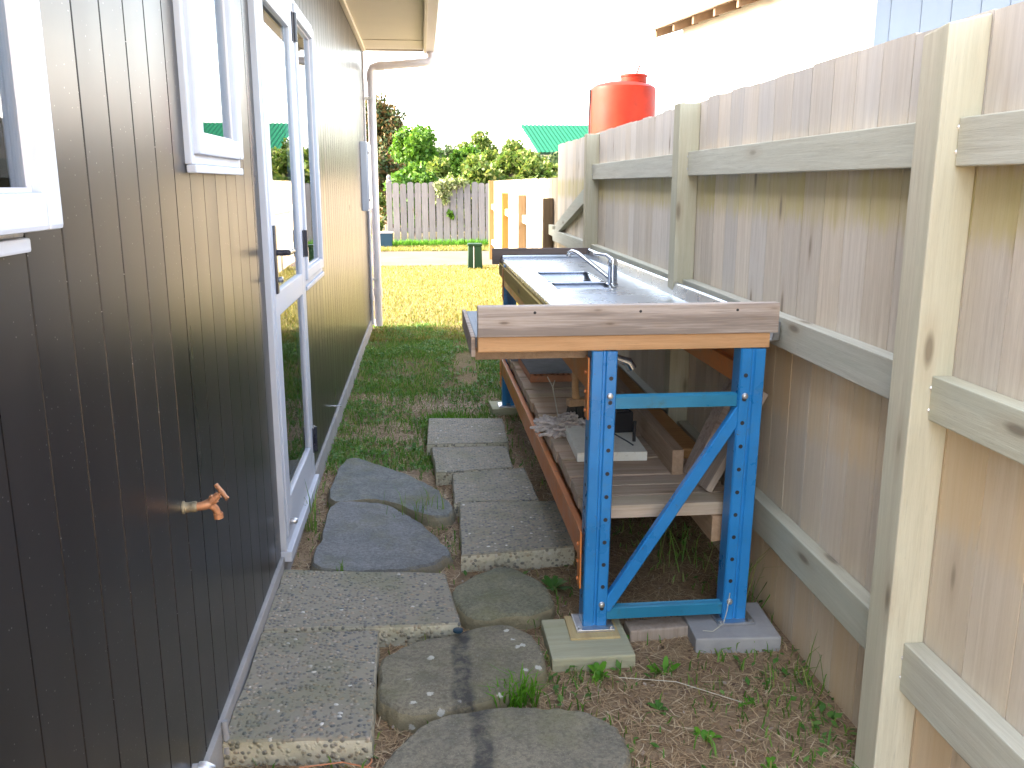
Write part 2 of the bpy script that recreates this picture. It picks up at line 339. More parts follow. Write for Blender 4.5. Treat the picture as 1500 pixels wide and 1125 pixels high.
# ------------------------------------------------------------------ mesh helpers
class MB:
    def __init__(s): s.bm = bmesh.new()
    def box(s, x0, x1, y0, y1, z0, z1, rot=None, bev=0.0):
        bm2 = bmesh.new()
        bmesh.ops.create_cube(bm2, size=1.0)
        bmesh.ops.scale(bm2, vec=(abs(x1 - x0), abs(y1 - y0), abs(z1 - z0)), verts=bm2.verts)
        if bev: bmesh.ops.bevel(bm2, geom=bm2.edges[:], offset=bev, segments=2, profile=0.6, affect='EDGES', clamp_overlap=True)
        if rot is not None: bmesh.ops.rotate(bm2, cent=(0, 0, 0), matrix=rot, verts=bm2.verts)
        bmesh.ops.translate(bm2, vec=((x0 + x1) / 2, (y0 + y1) / 2, (z0 + z1) / 2), verts=bm2.verts)
        s._merge(bm2); return s
    def _merge(s, bm2):
        me = bpy.data.meshes.new('tmp'); bm2.to_mesh(me); bm2.free(); s.bm.from_mesh(me); bpy.data.meshes.remove(me)
    def prism(s, poly, h0, h1, axis='z', bev=0.0):
        """poly extruded along axis; poly coordinates are the two other axes in order"""
        bm2 = bmesh.new()
        def P(u, v, h): return {'z': (u, v, h), 'y': (u, h, v), 'x': (h, u, v)}[axis]
        a = [bm2.verts.new(P(u, v, h0)) for u, v in poly]; b = [bm2.verts.new(P(u, v, h1)) for u, v in poly]
        n = len(poly); bm2.faces.new(a); bm2.faces.new(b[::-1])
        for i in range(n): bm2.faces.new((a[i], b[i], b[(i + 1) % n], a[(i + 1) % n]))
        bmesh.ops.recalc_face_normals(bm2, faces=bm2.faces[:])
        if bev: bmesh.ops.bevel(bm2, geom=bm2.edges[:], offset=bev, segments=1, affect='EDGES', clamp_overlap=True)
        s._merge(bm2); return s
    def tube(s, pts, r, seg=10, cap=True):
        pts = [Vector(p) for p in pts]; rs = r if isinstance(r, (list, tuple)) else [r] * len(pts)
        rings = []; prev = None
        for i, p in enumerate(pts):
            t = (pts[min(i + 1, len(pts) - 1)] - pts[max(i - 1, 0)]).normalized()
            if prev is None:
                u = t.orthogonal().normalized()
            else:
                u = (prev - t * prev.dot(t)).normalized()
            prev = u; v = t.cross(u)
            rings.append([s.bm.verts.new(p + (u * math.cos(a) + v * math.sin(a)) * rs[i]) for a in [2 * math.pi * k / seg for k in range(seg)]])
        for a, b in zip(rings, rings[1:]):
            for k in range(seg): s.bm.faces.new((a[k], a[(k + 1) % seg], b[(k + 1) % seg], b[k]))
        if cap: s.bm.faces.new(rings[0][::-1]); s.bm.faces.new(rings[-1])
        return s
    def lathe(s, prof, c=(0, 0, 0), seg=32, axis=None):
        """prof list of (r, h) along +Z at c, or along `axis`"""
        q = Vector(axis).to_track_quat('Z', 'Y') if axis is not None else None
        rings = []
        for r_, h in prof:
            ring = []
            for k in range(seg):
                a = 2 * math.pi * k / seg; p = Vector((r_ * math.cos(a), r_ * math.sin(a), h))
                if q: p = q @ p
                ring.append(s.bm.verts.new(p + Vector(c)))
            rings.append(ring)
        for a, b in zip(rings, rings[1:]):
            for k in range(seg): s.bm.faces.new((a[k], a[(k + 1) % seg], b[(k + 1) % seg], b[k]))
        s.bm.faces.new(rings[0][::-1]); s.bm.faces.new(rings[-1]); return s
    def mesh(s, name, mat, smooth=False):
        bmesh.ops.recalc_face_normals(s.bm, faces=s.bm.faces[:])
        me = bpy.data.meshes.new(name); s.bm.to_mesh(me); s.bm.free()
        me.materials.append(MATS[mat])
        if smooth:
            for p in me.polygons: p.use_smooth = True
            try: me.set_sharp_from_angle(angle=R(40))
            except Exception: pass
        return me
    def build(s, name, mat, parent=None, smooth=False):
        o = bpy.data.objects.new(name, s.mesh(name, mat, smooth)); C.objects.link(o)
        if parent is not None: o.parent = parent
        return o
def link(name, me, parent=None, loc=(0, 0, 0), rot=(0, 0, 0), scale=(1, 1, 1)):
    o = bpy.data.objects.new(name, me); C.objects.link(o); o.location = loc; o.rotation_euler = rot; o.scale = scale
    if parent is not None: o.parent = parent
    return o
def tag(o, label, cat, group=None):
    o['label'] = label; o['category'] = cat
    if group: o['group'] = group
    return o
def thing(name, label, cat, loc=(0, 0, 0), rotz=0.0, group=None):
    o = bpy.data.objects.new(name, None); C.objects.link(o); o.location = loc; o.rotation_euler = (0, 0, rotz); o.empty_display_size = 0.1
    return tag(o, label, cat, group)
def kind(o, k): o['kind'] = k; return o
def box(name, mat, parent, *b, bev=0.0, rot=None):
    return MB().box(*b, bev=bev, rot=rot).build(name, mat, parent)
def fastmesh(name, verts, tris, mat):
    me = bpy.data.meshes.new(name); nv, nt = len(verts), len(tris)
    me.vertices.add(nv); me.vertices.foreach_set('co', np.asarray(verts, np.float32).ravel())
    me.loops.add(nt * 3); me.loops.foreach_set('vertex_index', np.asarray(tris, np.int32).ravel())
    me.polygons.add(nt); me.polygons.foreach_set('loop_start', np.arange(0, nt * 3, 3, dtype=np.int32))
    me.update(calc_edges=True); me.validate(); me.materials.append(MATS[mat]); return me

# ------------------------------------------------------------------ the setting: ground, driveway
def bumpy(x, y):
    if not (-0.56 < x < 1.2 and 0.5 < y < 9.5): return 0.0
    return 0.012 * noise.noise((x * 4, y * 4, 0.3)) + 0.006 * noise.noise((x * 15, y * 15, 2.1)) - 0.004
def axis_pts(lo, hi, d0, outer):
    inner = np.arange(lo, hi, d0)
    return np.concatenate([-np.array(outer[::-1]) + lo, inner, np.array(outer) + hi])
gx = axis_pts(-0.6, 1.25, 0.025, [0.3, 1, 3, 8, 20, 60, 200, 600]); gy = axis_pts(0.8, 9.5, 0.035, [0.3, 1, 3, 8, 20, 60, 200, 600])
gv = [(float(x), float(y), bumpy(x, y)) for y in gy for x in gx]
nx = len(gx); gt = []
for j in range(len(gy) - 1):
    for i in range(nx - 1):
        a = j * nx + i; gt += [(a, a + 1, a + nx + 1), (a, a + nx + 1, a + nx)]
gme = fastmesh('ground', gv, gt, 'soil')
for p in gme.polygons: p.use_smooth = True
kind(link('ground', gme), 'structure')
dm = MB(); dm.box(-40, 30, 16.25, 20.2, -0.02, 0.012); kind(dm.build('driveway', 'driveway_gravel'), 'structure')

# ------------------------------------------------------------------ the dark house
TH = R(0.86)
house = thing('house', 'dark charcoal house with vertical grooved board cladding and white joinery along the path', 'house', (-0.555, 0, 0), TH)
def hw(x, y, z=0.0):                     # house local -> world
    return Vector((-0.555 + x * math.cos(TH) - y * math.sin(TH), x * math.sin(TH) + y * math.cos(TH), z))
Y0, Y1, ZB, ZT = -0.30, 9.12, 0.11, 2.72  # near end cut short behind the camera so bounced sun fills the passage
OPEN = [(0.45, 1.25, 1.385, 2.2), (2.19, 2.75, 1.50, 2.2), (3.13, 4.02, 0.13, 2.20), (4.07, 4.78, 1.005, 2.22)]
def strips(y0, y1, z0, z1):
    cuts = sorted({y0, y1} | {c for o in OPEN for c in o[:2] if y0 < c < y1})
    out = []
    for a, b in zip(cuts, cuts[1:]):
        if b - a < 1e-4: continue
        m = (a + b) / 2; zs = [(z0, z1)]
        for o in OPEN:
            if o[0] < m < o[1]:
                n_ = []
                for p, q in zs:
                    if o[2] > p: n_.append((p, min(q, o[2])))
                    if o[3] < q: n_.append((max(p, o[3]), q))
                zs = n_
        out += [(a, b, p, q) for p, q in zs if q - p > 1e-3]
    return out
bw = 0.1325; k0 = Y0
full = {}
while k0 < Y1 - 0.02:
    k1 = min(k0 + bw, Y1)
    st = strips(k0 + 0.0022, k1 - 0.0022, ZB, ZT)
    # pieces that touch stay one board; a board cut by an opening is two boards
    if len(st) == 1: MB().box(-0.012, 0.008, st[0][0], st[0][1], ZB, ZT, bev=0.0018).build('board', 'cladding_paint', house)
    else:
        comps = []
        for q4 in st:
            hit = [c_ for c_ in comps if any(min(q4[3], d_[3]) - max(q4[2], d_[2]) > 1e-3 and (abs(q4[0] - d_[1]) < 1e-4 or abs(q4[1] - d_[0]) < 1e-4) for d_ in c_)]
            for c_ in hit: comps.remove(c_)
            comps.append(sum(hit, []) + [q4])
        for c_ in comps:
            mb = MB()
            for a, b, p, q in c_: mb.box(-0.012, 0.008, a, b, p, q)
            bmesh.ops.remove_doubles(mb.bm, verts=mb.bm.verts[:], dist=1e-5)
            mb.build('board', 'cladding_paint', house)
    k0 += bw
mb = MB()
for a, b, p, q in strips(Y0 + 0.001, Y1 - 0.001, ZB + 0.002, ZT): mb.box(-0.05, -0.0125, a, b, p, q)
mb.build('wall_lining', 'cladding_paint', house)
box('foundation', 'foundation_concrete', house, -0.35, 0.020, Y0, Y1 - 0.01, -0.25, ZB - 0.004, bev=0.003)
# rest of the body: far gable end, back, near end, room
g = MB()
HX = -6.6
for yy in (Y0, Y1 - 0.12):
    g.prism([(-0.052, 0.0), (-0.052, ZT), (HX / 2, 4.35), (HX, ZT), (HX, 0.0)], yy + 0.005, yy + 0.115, 'y')
g.box(HX, HX + 0.1, Y0 + 0.12, Y1 - 0.12, 0.0, ZT)
g.build('end_wall', 'cladding_paint', house)
room = MB()
room.box(-3.4, -3.3, Y0 + 0.12, Y1 - 0.12, 0.15, 2.5); room.box(-3.3, -0.06, Y0 + 0.12, Y1 - 0.12, 0.02, 0.14); room.box(-3.3, -0.06, Y0 + 0.12, Y1 - 0.12, 2.45, 2.5)
room.build('room_lining', 'room_paint', house)
# roof, soffit, fascia, gutter, downpipe
EO = 0.60
r = MB()
sl = (4.35 - ZT) / (-HX / 2)
for sgn in (0, 1):
    e = EO + 0.05
    poly = [(e, 2.80 - 0.0), (HX / 2, 4.35 + 0.42), (HX / 2, 4.35 + 0.50), (e, 2.88)]
    if sgn: poly = [(HX - x, z) for x, z in poly]
    r.prism(poly, Y0 - 0.2, Y1 + 0.04, 'y')
roof = r.build('roof', 'roof_paint', house)
box('soffit', 'soffit_paint', house, -0.05, EO, Y0, Y1 - 0.0, ZT + 0.002, ZT + 0.012)
box('soffit_batten', 'soffit_paint', house, 0.009, 0.045, Y0, Y1, ZT - 0.028, ZT + 0.0015, bev=0.006)
for yy in (6.1, 8.55): box('soffit_joint', 'soffit_paint', house, 0.05, EO - 0.002, yy - 0.02, yy + 0.02, ZT - 0.005, ZT + 0.0015, bev=0.002)
box('fascia', 'soffit_paint', house, EO, EO + 0.025, Y0, Y1 + 0.03, ZT - 0.03, ZT + 0.16, bev=0.003)
box('fascia', 'soffit_paint', house, -0.05, EO - 0.001, Y1 + 0.004, Y1 + 0.03, ZT - 0.015, ZT + 0.15, bev=0.003)
gut = MB(); ga = EO + 0.026
gut.prism([(ga, 2.70), (ga + 0.075, 2.70), (ga + 0.10, 2.735), (ga + 0.10, 2.83), (ga + 0.085, 2.835), (ga + 0.085, 2.742), (ga + 0.066, 2.715), (ga + 0.01, 2.715), (ga + 0.01, 2.83), (ga, 2.83)], Y0, Y1 + 0.06, 'y')
gut.build('gutter', 'pipe_paint', house, smooth=False)
box('gutter_end', 'pipe_paint', house, ga - 0.004, ga + 0.106, Y1 + 0.0605, Y1 + 0.068, 2.695, 2.84, bev=0.002)
dpx, dpy = 0.085, Y1 + 0.01
dp = MB()
pts = [(ga + 0.05, dpy, 2.705), (ga + 0.05, dpy, 2.65), (ga + 0.025, dpy, 2.615), (ga - 0.03, dpy, 2.605), (dpx + 0.055, dpy, 2.565), (dpx + 0.016, dpy, 2.55), (dpx, dpy, 2.515), (dpx, dpy, 1.2), (dpx, dpy, 0.03)]
dp.tube(pts, 0.040, 16)
down = dp.build('downpipe', 'pipe_paint', house, smooth=True)
for p0, p1 in (((ga + 0.05, dpy, 2.70), (ga + 0.05, dpy, 2.655)), ((dpx, dpy, 2.50), (dpx, dpy, 2.43)), ((dpx, dpy, 0.42), (dpx, dpy, 0.34)), ((dpx + 0.07, dpy, 2.567), (dpx + 0.13, dpy, 2.572))):
    MB().tube([p0, p1], 0.046, 16).build('pipe_collar', 'pipe_paint', down, smooth=True)
for z in (2.25, 0.5): box('pipe_bracket', 'bolt_steel', down, -0.01, 0.1, dpy - 0.047, dpy - 0.02, z, z + 0.025)
cp = MB(); cp.tube([(0.03, Y1 - 0.09, 0.06), (0.03, Y1 - 0.09, 1.3)], 0.013, 10); cp.tube([(0.03, Y1 - 0.09, 0.30), (0.03, Y1 - 0.09, 0.36)], 0.02, 10); cp.build('conduit', 'pipe_paint', house, smooth=True)
box('corner_trim', 'pipe_paint', house, 0.009, 0.022, Y1 - 0.045, Y1 + 0.012, ZB, ZT - 0.03, bev=0.002)

def ring(mb, y0, y1, z0, z1, wd, x0, x1, bev=0.004, bottom=None):
    b = wd if bottom is None else bottom
    mb.box(x0, x1, y0, y0 + wd, z0, z1, bev=bev); mb.box(x0, x1, y1 - wd, y1, z0, z1, bev=bev)
    mb.box(x0, x1 - 0.0006, y0 + wd - 0.002, y1 - wd + 0.002, z0, z0 + b, bev=bev); mb.box(x0, x1 - 0.0006, y0 + wd - 0.002, y1 - wd + 0.002, z1 - wd, z1, bev=bev)
def window(y0, y1, z0, z1, out, label=None, sash=True, wd=0.032):
    m = MB(); ring(m, y0 - 0.004, y1 + 0.004, z0 - 0.004, z1 + 0.004, wd, -0.06, 0.024)
    f = m.build('window', 'window_paint', house)
    if label: f['label'] = label
    box('sill', 'window_paint', f, 0.009, 0.032, y0 - 0.003, y1 + 0.003, z0 - 0.024, z0 - 0.0045, bev=0.004)
    sy0, sy1, sz0, sz1 = y0 + wd * 0.55, y1 - wd * 0.55, z0 + wd * 0.6, z1 - wd * 0.6
    if out > 0.05: sy0, sy1, sz0, sz1 = y0 - 0.03, y1 + 0.045, z0 + 0.005, z1 + 0.02
    m = MB(); ring(m, sy0, sy1, sz0, sz1, 0.050 if out < 0.05 else 0.050, -0.012 if out < 0.05 else 0.0245, out, bev=0.007)
    sh = m.build('sash', 'window_paint', f)
    gx_ = out - 0.024; wq = 0.05
    m = MB(); ring(m, sy0 + wq - 0.001, sy1 - wq + 0.001, sz0 + wq - 0.001, sz1 - wq + 0.001, 0.007, gx_ - 0.004, gx_ + 0.006, bev=0.002); m.build('glazing_bead', 'pipe_paint', f)
    box('pane', 'window_glass', f, gx_ - 0.003, gx_ + 0.001, sy0 + wq - 0.005, sy1 - wq + 0.005, sz0 + wq - 0.005, sz1 - wq + 0.005)
    return f
window(*OPEN[0], 0.062, 'white awning window with its sash standing proud of the dark cladding')
window(*OPEN[1], 0.040, 'narrow white window between the awning window and the glazed door')
window(*OPEN[3], 0.034, 'white side window right beside the glazed door')
# glazed door: jamb + leaf
y0, y1, z0, z1 = OPEN[2]
m = MB(); ring(m, y0 - 0.004, y1 + 0.004, z0 - 0.004, z1 + 0.004, 0.035, -0.06, 0.030)
door = m.build('door', 'window_paint', house)
m = MB(); ly0, ly1, lz0, lz1 = y0 + 0.034, y1 - 0.034, z0 + 0.036, z1 - 0.034
ring(m, ly0, ly1, lz0, lz1, 0.095, -0.015, 0.034, bev=0.006, bottom=0.13)
m.box(-0.015, 0.0335, ly0 + 0.09, ly1 - 0.09, 0.985, 1.075, bev=0.006)
leaf = m.build('door_leaf', 'window_paint', door)
box('pane', 'window_glass', door, 0.016, 0.021, ly0 + 0.09, ly1 - 0.09, lz0 + 0.125, 0.99)
box('pane', 'window_glass', door, 0.016, 0.021, ly0 + 0.09, ly1 - 0.09, 1.07, lz1 - 0.09)
box('threshold', 'window_paint', door, -0.02, 0.048, y0 - 0.01, y1 + 0.01, z0 - 0.045, z0 - 0.0045, bev=0.004)
hd = MB(); hy = ly0 + 0.045
hd.box(0.032, 0.042, hy - 0.017, hy + 0.017, 1.07, 1.31, bev=0.004)
hd.tube([(0.04, hy, 1.215), (0.085, hy, 1.215)], 0.011, 12); hd.tube([(0.082, hy - 0.01, 1.215), (0.084, hy + 0.115, 1.212)], [0.010, 0.008], 12)
hd.build('door_handle', 'handle_black', door, smooth=True)
MB().lathe([(0.009, 0), (0.011, 0.006), (0.011, 0.014), (0.006, 0.018)], (0.042, hy, 1.12), 14, (1, 0, 0)).build('lock_barrel', 'bolt_steel', door, smooth=True)
for z in (2.03, 1.14, 0.25):
    hm = MB(); hm.tube([(0.042, y1 - 0.028, z), (0.042, y1 - 0.028, z + 0.115)], 0.010, 12); hm.box(0.031, 0.039, y1 - 0.06, y1 + 0.0, z, z + 0.115, bev=0.001); hm.build('hinge', 'handle_black', door, smooth=False)
MB().lathe([(0.010, 0), (0.012, 0.004), (0.012, 0.022), (0.007, 0.028)], (0.033, ly0 + 0.05, 0.21), 14, (1, 0, 0)).build('door_stop', 'bolt_steel', door, smooth=True)

# fixtures on the wall
mbx = thing('meter_box', 'flat pale grey metal box fixed to the dark wall near the downpipe', 'box', hw(0.008, 8.4, 1.21), TH)
box('case', 'meter_grey', mbx, -0.004, 0.055, 0, 0.50, 0, 0.62, bev=0.006)
box('cover', 'meter_grey', mbx, 0.0555, 0.066, 0.012, 0.488, 0.012, 0.608, bev=0.004)
for z in (0.10, 0.52): MB().lathe([(0.012, 0), (0.012, 0.006), (0.006, 0.008)], (0.066, 0.03, z), 12, (1, 0, 0)).build('screw', 'black_plastic', mbx)
tp = thing('garden_tap', 'brass garden tap with a cross handle on the dark cladding', 'tap', hw(0.008, 1.93, 0.745), TH)
tp.scale = (0.64, 0.64, 0.64)
t = MB(); t.lathe([(0.021, -0.006), (0.023, 0.0), (0.023, 0.006), (0.018, 0.008), (0.018, 0.03), (0.0195, 0.032), (0.0195, 0.046), (0.015, 0.048)], (0, 0, 0), 16, (1, 0.12, 0)); t.build('wall_flange', 'brass_old', tp, smooth=True)
t = MB()
A = Vector((0.044, 0.004, 0.0)); B_ = Vector((0.085, 0.012, 0.006))
t.tube([A, (0.062, 0.007, 0.001), B_, (0.098, 0.02, 0.004)], [0.0145, 0.0155, 0.018, 0.014], 16)
t.tube([B_, (0.104, 0.018, -0.012), (0.112, 0.022, -0.034), (0.113, 0.023, -0.046)], [0.013, 0.013, 0.0125, 0.0125], 14)
t.tube([(0.1125, 0.023, -0.034), (0.1135, 0.0235, -0.052)], 0.0165, 14)
up = Vector((0.75, 0.10, 0.66)).normalized()
for a, b, rr in ((0.0, 0.018, 0.015), (0.018, 0.030, 0.0185), (0.030, 0.048, 0.013), (0.048, 0.060, 0.0075)): t.tube([B_ + up * a, B_ + up * b], rr, 8 if rr > 0.018 else 14)
t.build('body', 'brass', tp, smooth=True)
t = MB(); hc = B_ + up * 0.062; sd = Vector((-0.62, 0.42, 0.66)); sd = (sd - up * sd.dot(up)).normalized()
t.tube([hc - sd * 0.034, hc - sd * 0.024, hc, hc + sd * 0.024, hc + sd * 0.034], [0.0085, 0.0075, 0.009, 0.0075, 0.0085], 12)
t.build('handle', 'brass', tp, smooth=True)
wp = thing('waste_pipe', 'short white pipe elbow poking out low on the dark cladding', 'pipe', hw(0.008, 1.83, 0.155), TH); wp.scale = (0.75, 0.75, 0.75)
t = MB(); t.tube([(-0.004, 0, 0.0), (0.035, 0, 0.0), (0.048, 0, -0.006), (0.053, 0, -0.02), (0.053, 0, -0.26)], 0.0145, 14); t.build('pipe', 'conduit_grey', wp, smooth=True)
t = MB(); t.tube([(0.02, 0, 0.0), (0.036, 0, 0.0), (0.051, 0, -0.008), (0.053, 0, -0.024), (0.053, 0, -0.045)], 0.0195, 14); t.build('elbow', 'bolt_steel', wp, smooth=True)
cd = MB(); q = hw(0.03, 2.06); cd.tube([(q.x, q.y, -0.03), (q.x, q.y, 0.06), (q.x - 0.004, q.y + 0.006, 0.12)], 0.0085, 10); cd.tube([(q.x, q.y, 0.035), (q.x, q.y, 0.055)], 0.0125, 10)
tag(cd.build('ground_conduit', 'conduit_grey', smooth=True), 'thin grey conduit sticking up from the soil beside the front slab', 'conduit')
nl = MB(); q = hw(0.008, 5.05, 0.20); nl.tube([(q.x - 0.004, q.y, q.z), (q.x + 0.05, q.y, q.z)], 0.004, 8); nl.tube([(q.x + 0.048, q.y, q.z), (q.x + 0.055, q.y, q.z)], 0.008, 8)
tag(nl.build('wall_pin', 'chrome', smooth=True), 'thin metal pin sticking out low on the cladding past the door', 'pin')

# ------------------------------------------------------------------ boundary fence on the right
XF = 1.12
fence = thing('paling_fence', 'tall weathered timber paling fence running behind the workbench', 'fence', (XF, 0, 0))
pal = []
for i in range(5):
    wv = 0.1475; m = MB()
    # thin lip added unseen behind the next paling, blocks light leaking through the joint
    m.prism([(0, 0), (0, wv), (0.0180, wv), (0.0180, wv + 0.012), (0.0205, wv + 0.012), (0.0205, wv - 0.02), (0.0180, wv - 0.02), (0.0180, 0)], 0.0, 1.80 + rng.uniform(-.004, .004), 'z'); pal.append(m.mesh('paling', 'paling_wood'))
y = -4.4; i = 0  # unseen run behind the camera, lengthened to bounce sunlight into the passage
while y < 8.28:
    wv = rng.choice([0.150, 0.150, 0.146, 0.152, 0.140])
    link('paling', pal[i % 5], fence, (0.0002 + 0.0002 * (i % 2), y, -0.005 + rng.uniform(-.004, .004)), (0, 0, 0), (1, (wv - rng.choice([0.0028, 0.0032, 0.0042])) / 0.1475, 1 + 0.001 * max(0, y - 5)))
    y += wv; i += 1
posts = [-2.2, -0.2, 1.81, 3.82, 6.19]
for py in posts:
    m = MB(); m.box(-0.09, -0.0005, py, py + 0.096, -0.3, 1.785, bev=0.004)
    if py == 1.81:
        for v in m.bm.verts:
            if v.co.z > 1.7 and v.co.x < -0.05: v.co.z -= 0.018 + 0.01 * (v.co.y > py + .05)
    p = m.build('post', 'post_wood', fence)
    for z in (1.54, 0.99, 0.34):
        for dz in (-0.025, 0.025):
            MB().lathe([(0.006, 0), (0.006, 0.0015), (0.003, 0.003)], (-0.045, py - 0.0004, z + dz), 8, (0, -1, 0)).build('nail', 'bolt_steel', p)
segs = [(-4.4, -2.2)] + [(posts[k] + 0.096, posts[k + 1]) for k in range(4)] + [(posts[4] + 0.096, 8.28)]
for k, (a, b) in enumerate(segs):
    for z0, z1 in ((1.485, 1.585), (0.943, 1.045), (0.285, 0.40)):
        if k == 5 and z0 > 1.4: continue
        box('rail', 'rail_wood', fence, -0.048, -0.0008, a + 0.001, b - 0.001, z0 + rng.uniform(-.004, .004), z1 + rng.uniform(-.004, .004), bev=0.003)
# diagonal brace past the last tall post
m = MB(); m.prism([(posts[4] + 0.097, 1.365), (posts[4] + 0.097, 1.475), (8.10, 1.10), (8.10, 1.00)], -0.047, -0.001, 'x', bev=0.002); m.build('brace', 'rail_wood', fence)
# low fence further along
low = thing('low_fence', 'lower sunlit paling fence continuing from the tall fence towards the driveway', 'fence', (XF, 0, 0))
y = 8.285; i = 0
me_l = []
for k in range(3):
    m = MB(); m.prism([(0, 0.0), (0.1475, 0.0), (0.1475, 1.51), (0, 1.51)], 0.0, 0.018, 'x'); me_l.append(m.mesh('paling', 'low_paling_wood'))
while y < 17.6:
    link('paling', me_l[i % 3], low, (rng.uniform(0, 0.006), y, rng.uniform(-.008, .008)), (0, 0, 0), (1, 0.985, 1 + 0.003 * (y - 8) / 9)); y += 0.15; i += 1
for py, h in ((8.60, 1.32), (11.25, 1.32), (14.05, 1.32), (17.5, 1.52)):
    box('post', 'low_post_wood', low, -0.095, -0.001, py, py + 0.1, -0.3, h, bev=0.004)
for a, b in ((8.285, 8.6), (8.7, 11.25), (11.35, 14.05), (14.15, 17.5)):
    for z0 in (0.98, 0.30): box('rail', 'rail_wood', low, -0.046, -0.001, a, b, z0, z0 + 0.095, bev=0.003)
# back picket fence across the driveway
YB = 21.5
back = thing('picket_fence', 'grey round topped picket fence across the driveway under the hedge', 'fence', (0, YB, 0))
def picket(h, wd):
    m = MB(); poly = [(-wd / 2, 0.0), (wd / 2, 0.0), (wd / 2, h - wd * 0.3)] + [(wd / 2 * math.cos(a), h - wd * 0.3 + wd * 0.3 * math.sin(a)) for a in (0.5, 1.0, 1.57, 2.14, 2.64)] + [(-wd / 2, h - wd * 0.3)]
    m.prism(poly, 0, 0.02, 'y'); return m.mesh('picket', 'picket_wood')
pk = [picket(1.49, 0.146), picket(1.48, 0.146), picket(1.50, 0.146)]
x = -0.93; i = 0
while x < 4.6:
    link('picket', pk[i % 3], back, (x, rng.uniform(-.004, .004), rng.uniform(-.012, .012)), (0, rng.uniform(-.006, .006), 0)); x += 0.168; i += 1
m = MB(); m.box(-1.16, -1.03, 0.03, 0.16, -0.2, 1.50, bev=0.006); m.lathe([(0.06, 1.49), (0.07, 1.53), (0.04, 1.56), (0.055, 1.62), (0.02, 1.67)], (-1.095, 0.095, 0), 12); m.build('post', 'picket_wood', back)
for px in (1.6, 4.3): box('post', 'picket_wood', back, px, px + 0.1, 0.07, 0.17, -0.2, 1.4)
for z0 in (0.35, 1.15): box('rail', 'picket_wood', back, -1.03, 4.6, 0.0245, 0.069, z0, z0 + 0.09)

# ------------------------------------------------------------------ outdoor sink bench on pallet racking
bench = thing('sink_bench', 'outdoor sink bench of blue and orange pallet racking with stainless steel top', 'workbench', (0.447, 2.6, 0), TH)
def bwd(x, y, z=0.0): return Vector((0.447 + x * math.cos(TH) - y * math.sin(TH), 2.6 + x * math.sin(TH) + y * math.cos(TH), z))
LEAN = R(0.9)
def upright(x0, y0, mir, face):
    """C-section post; face=-1 shows its slotted face towards -y"""
    prof = [(0, 0.006), (0.004, 0.0), (0.033, 0.0), (0.037, 0.006), (0.043, 0.006), (0.047, 0.0), (0.076, 0.0), (0.080, 0.006), (0.080, 0.068), (0.052, 0.068), (0.052, 0.064), (0.076, 0.064), (0.076, 0.010), (0.004, 0.010), (0.004, 0.064), (0.028, 0.064), (0.028, 0.068), (0, 0.068)]
    if mir: prof = [(0.08 - u, v) for u, v in prof]
    if face > 0: prof = [(u, 0.068 - v) for u, v in prof]
    m = MB(); m.prism(prof, 0.0, 0.903, 'z'); o = m.build('upright', 'rack_blue', bench)
    o.location = (x0, y0, 0.055); o.rotation_euler = (0, LEAN, 0)
    h = MB(); fy = -0.0005 if face < 0 else 0.0685
    for k in range(11):
        h.lathe([(0.0068, -0.001), (0.0068, 0.0002)], (0.0615 if not mir else 0.0185, fy, 0.06 + k * 0.076), 10, (0, face, 0))
    kind(h.build('slot_row', 'rubber_black', o), 'stuff')
    for k in (0.075, 0.765):
        MB().lathe([(0.010, -0.001), (0.010, 0.003), (0.0075, 0.005), (0.0075, 0.009), (0.004, 0.010)], (0.060 if not mir else 0.020, fy, k - 0.01 * mir), 6 if k > 1 else 12, (0, face, 0)).build('bolt', 'bolt_steel', o)
    h = MB()
    sx = -0.0005 if not mir else 0.0805
    for k in range(11): h.lathe([(0.006, -0.001), (0.006, 0.0002)], (sx, 0.035, 0.09 + k * 0.076), 8, (-1 if not mir else 1, 0, 0))
    kind(h.build('slot_row', 'rubber_black', o), 'stuff')
    return o
YE = 2.945
upright(0, 0, False, -1); upright(0.465, 0, True, -1); upright(0, YE, False, 1); upright(0.465, YE, True, 1)
for fy, sg in ((0.012, 1), (YE + 0.018, 1)):
    for z in (0.775, 0.070):
        m = MB(); m.prism([(fy, z), (fy + 0.034, z), (fy + 0.034, z + 0.036), (fy + 0.028, z + 0.040), (fy + 0.020, z + 0.034), (fy + 0.013, z + 0.034), (fy + 0.006, z + 0.040), (fy, z + 0.036)], 0.079 + z * 0.0157, 0.468 + z * 0.0157, 'x'); m.build('crossbar', 'rack_teal', bench)
    m = MB(); a = Vector((0.073, fy - 0.002, 0.105)); b = Vector((0.492, fy - 0.002, 0.765)); d = (b - a).normalized(); nrm = Vector((-d.z, 0, d.x)) * 0.0195
    m.prism([((a - nrm).x, (a - nrm).z), ((a + nrm).x, (a + nrm).z), ((b + nrm).x, (b + nrm).z), ((b - nrm).x, (b - nrm).z)], fy - 0.008, fy + 0.022, 'y', bev=0.004); m.build('brace', 'rack_blue', bench)
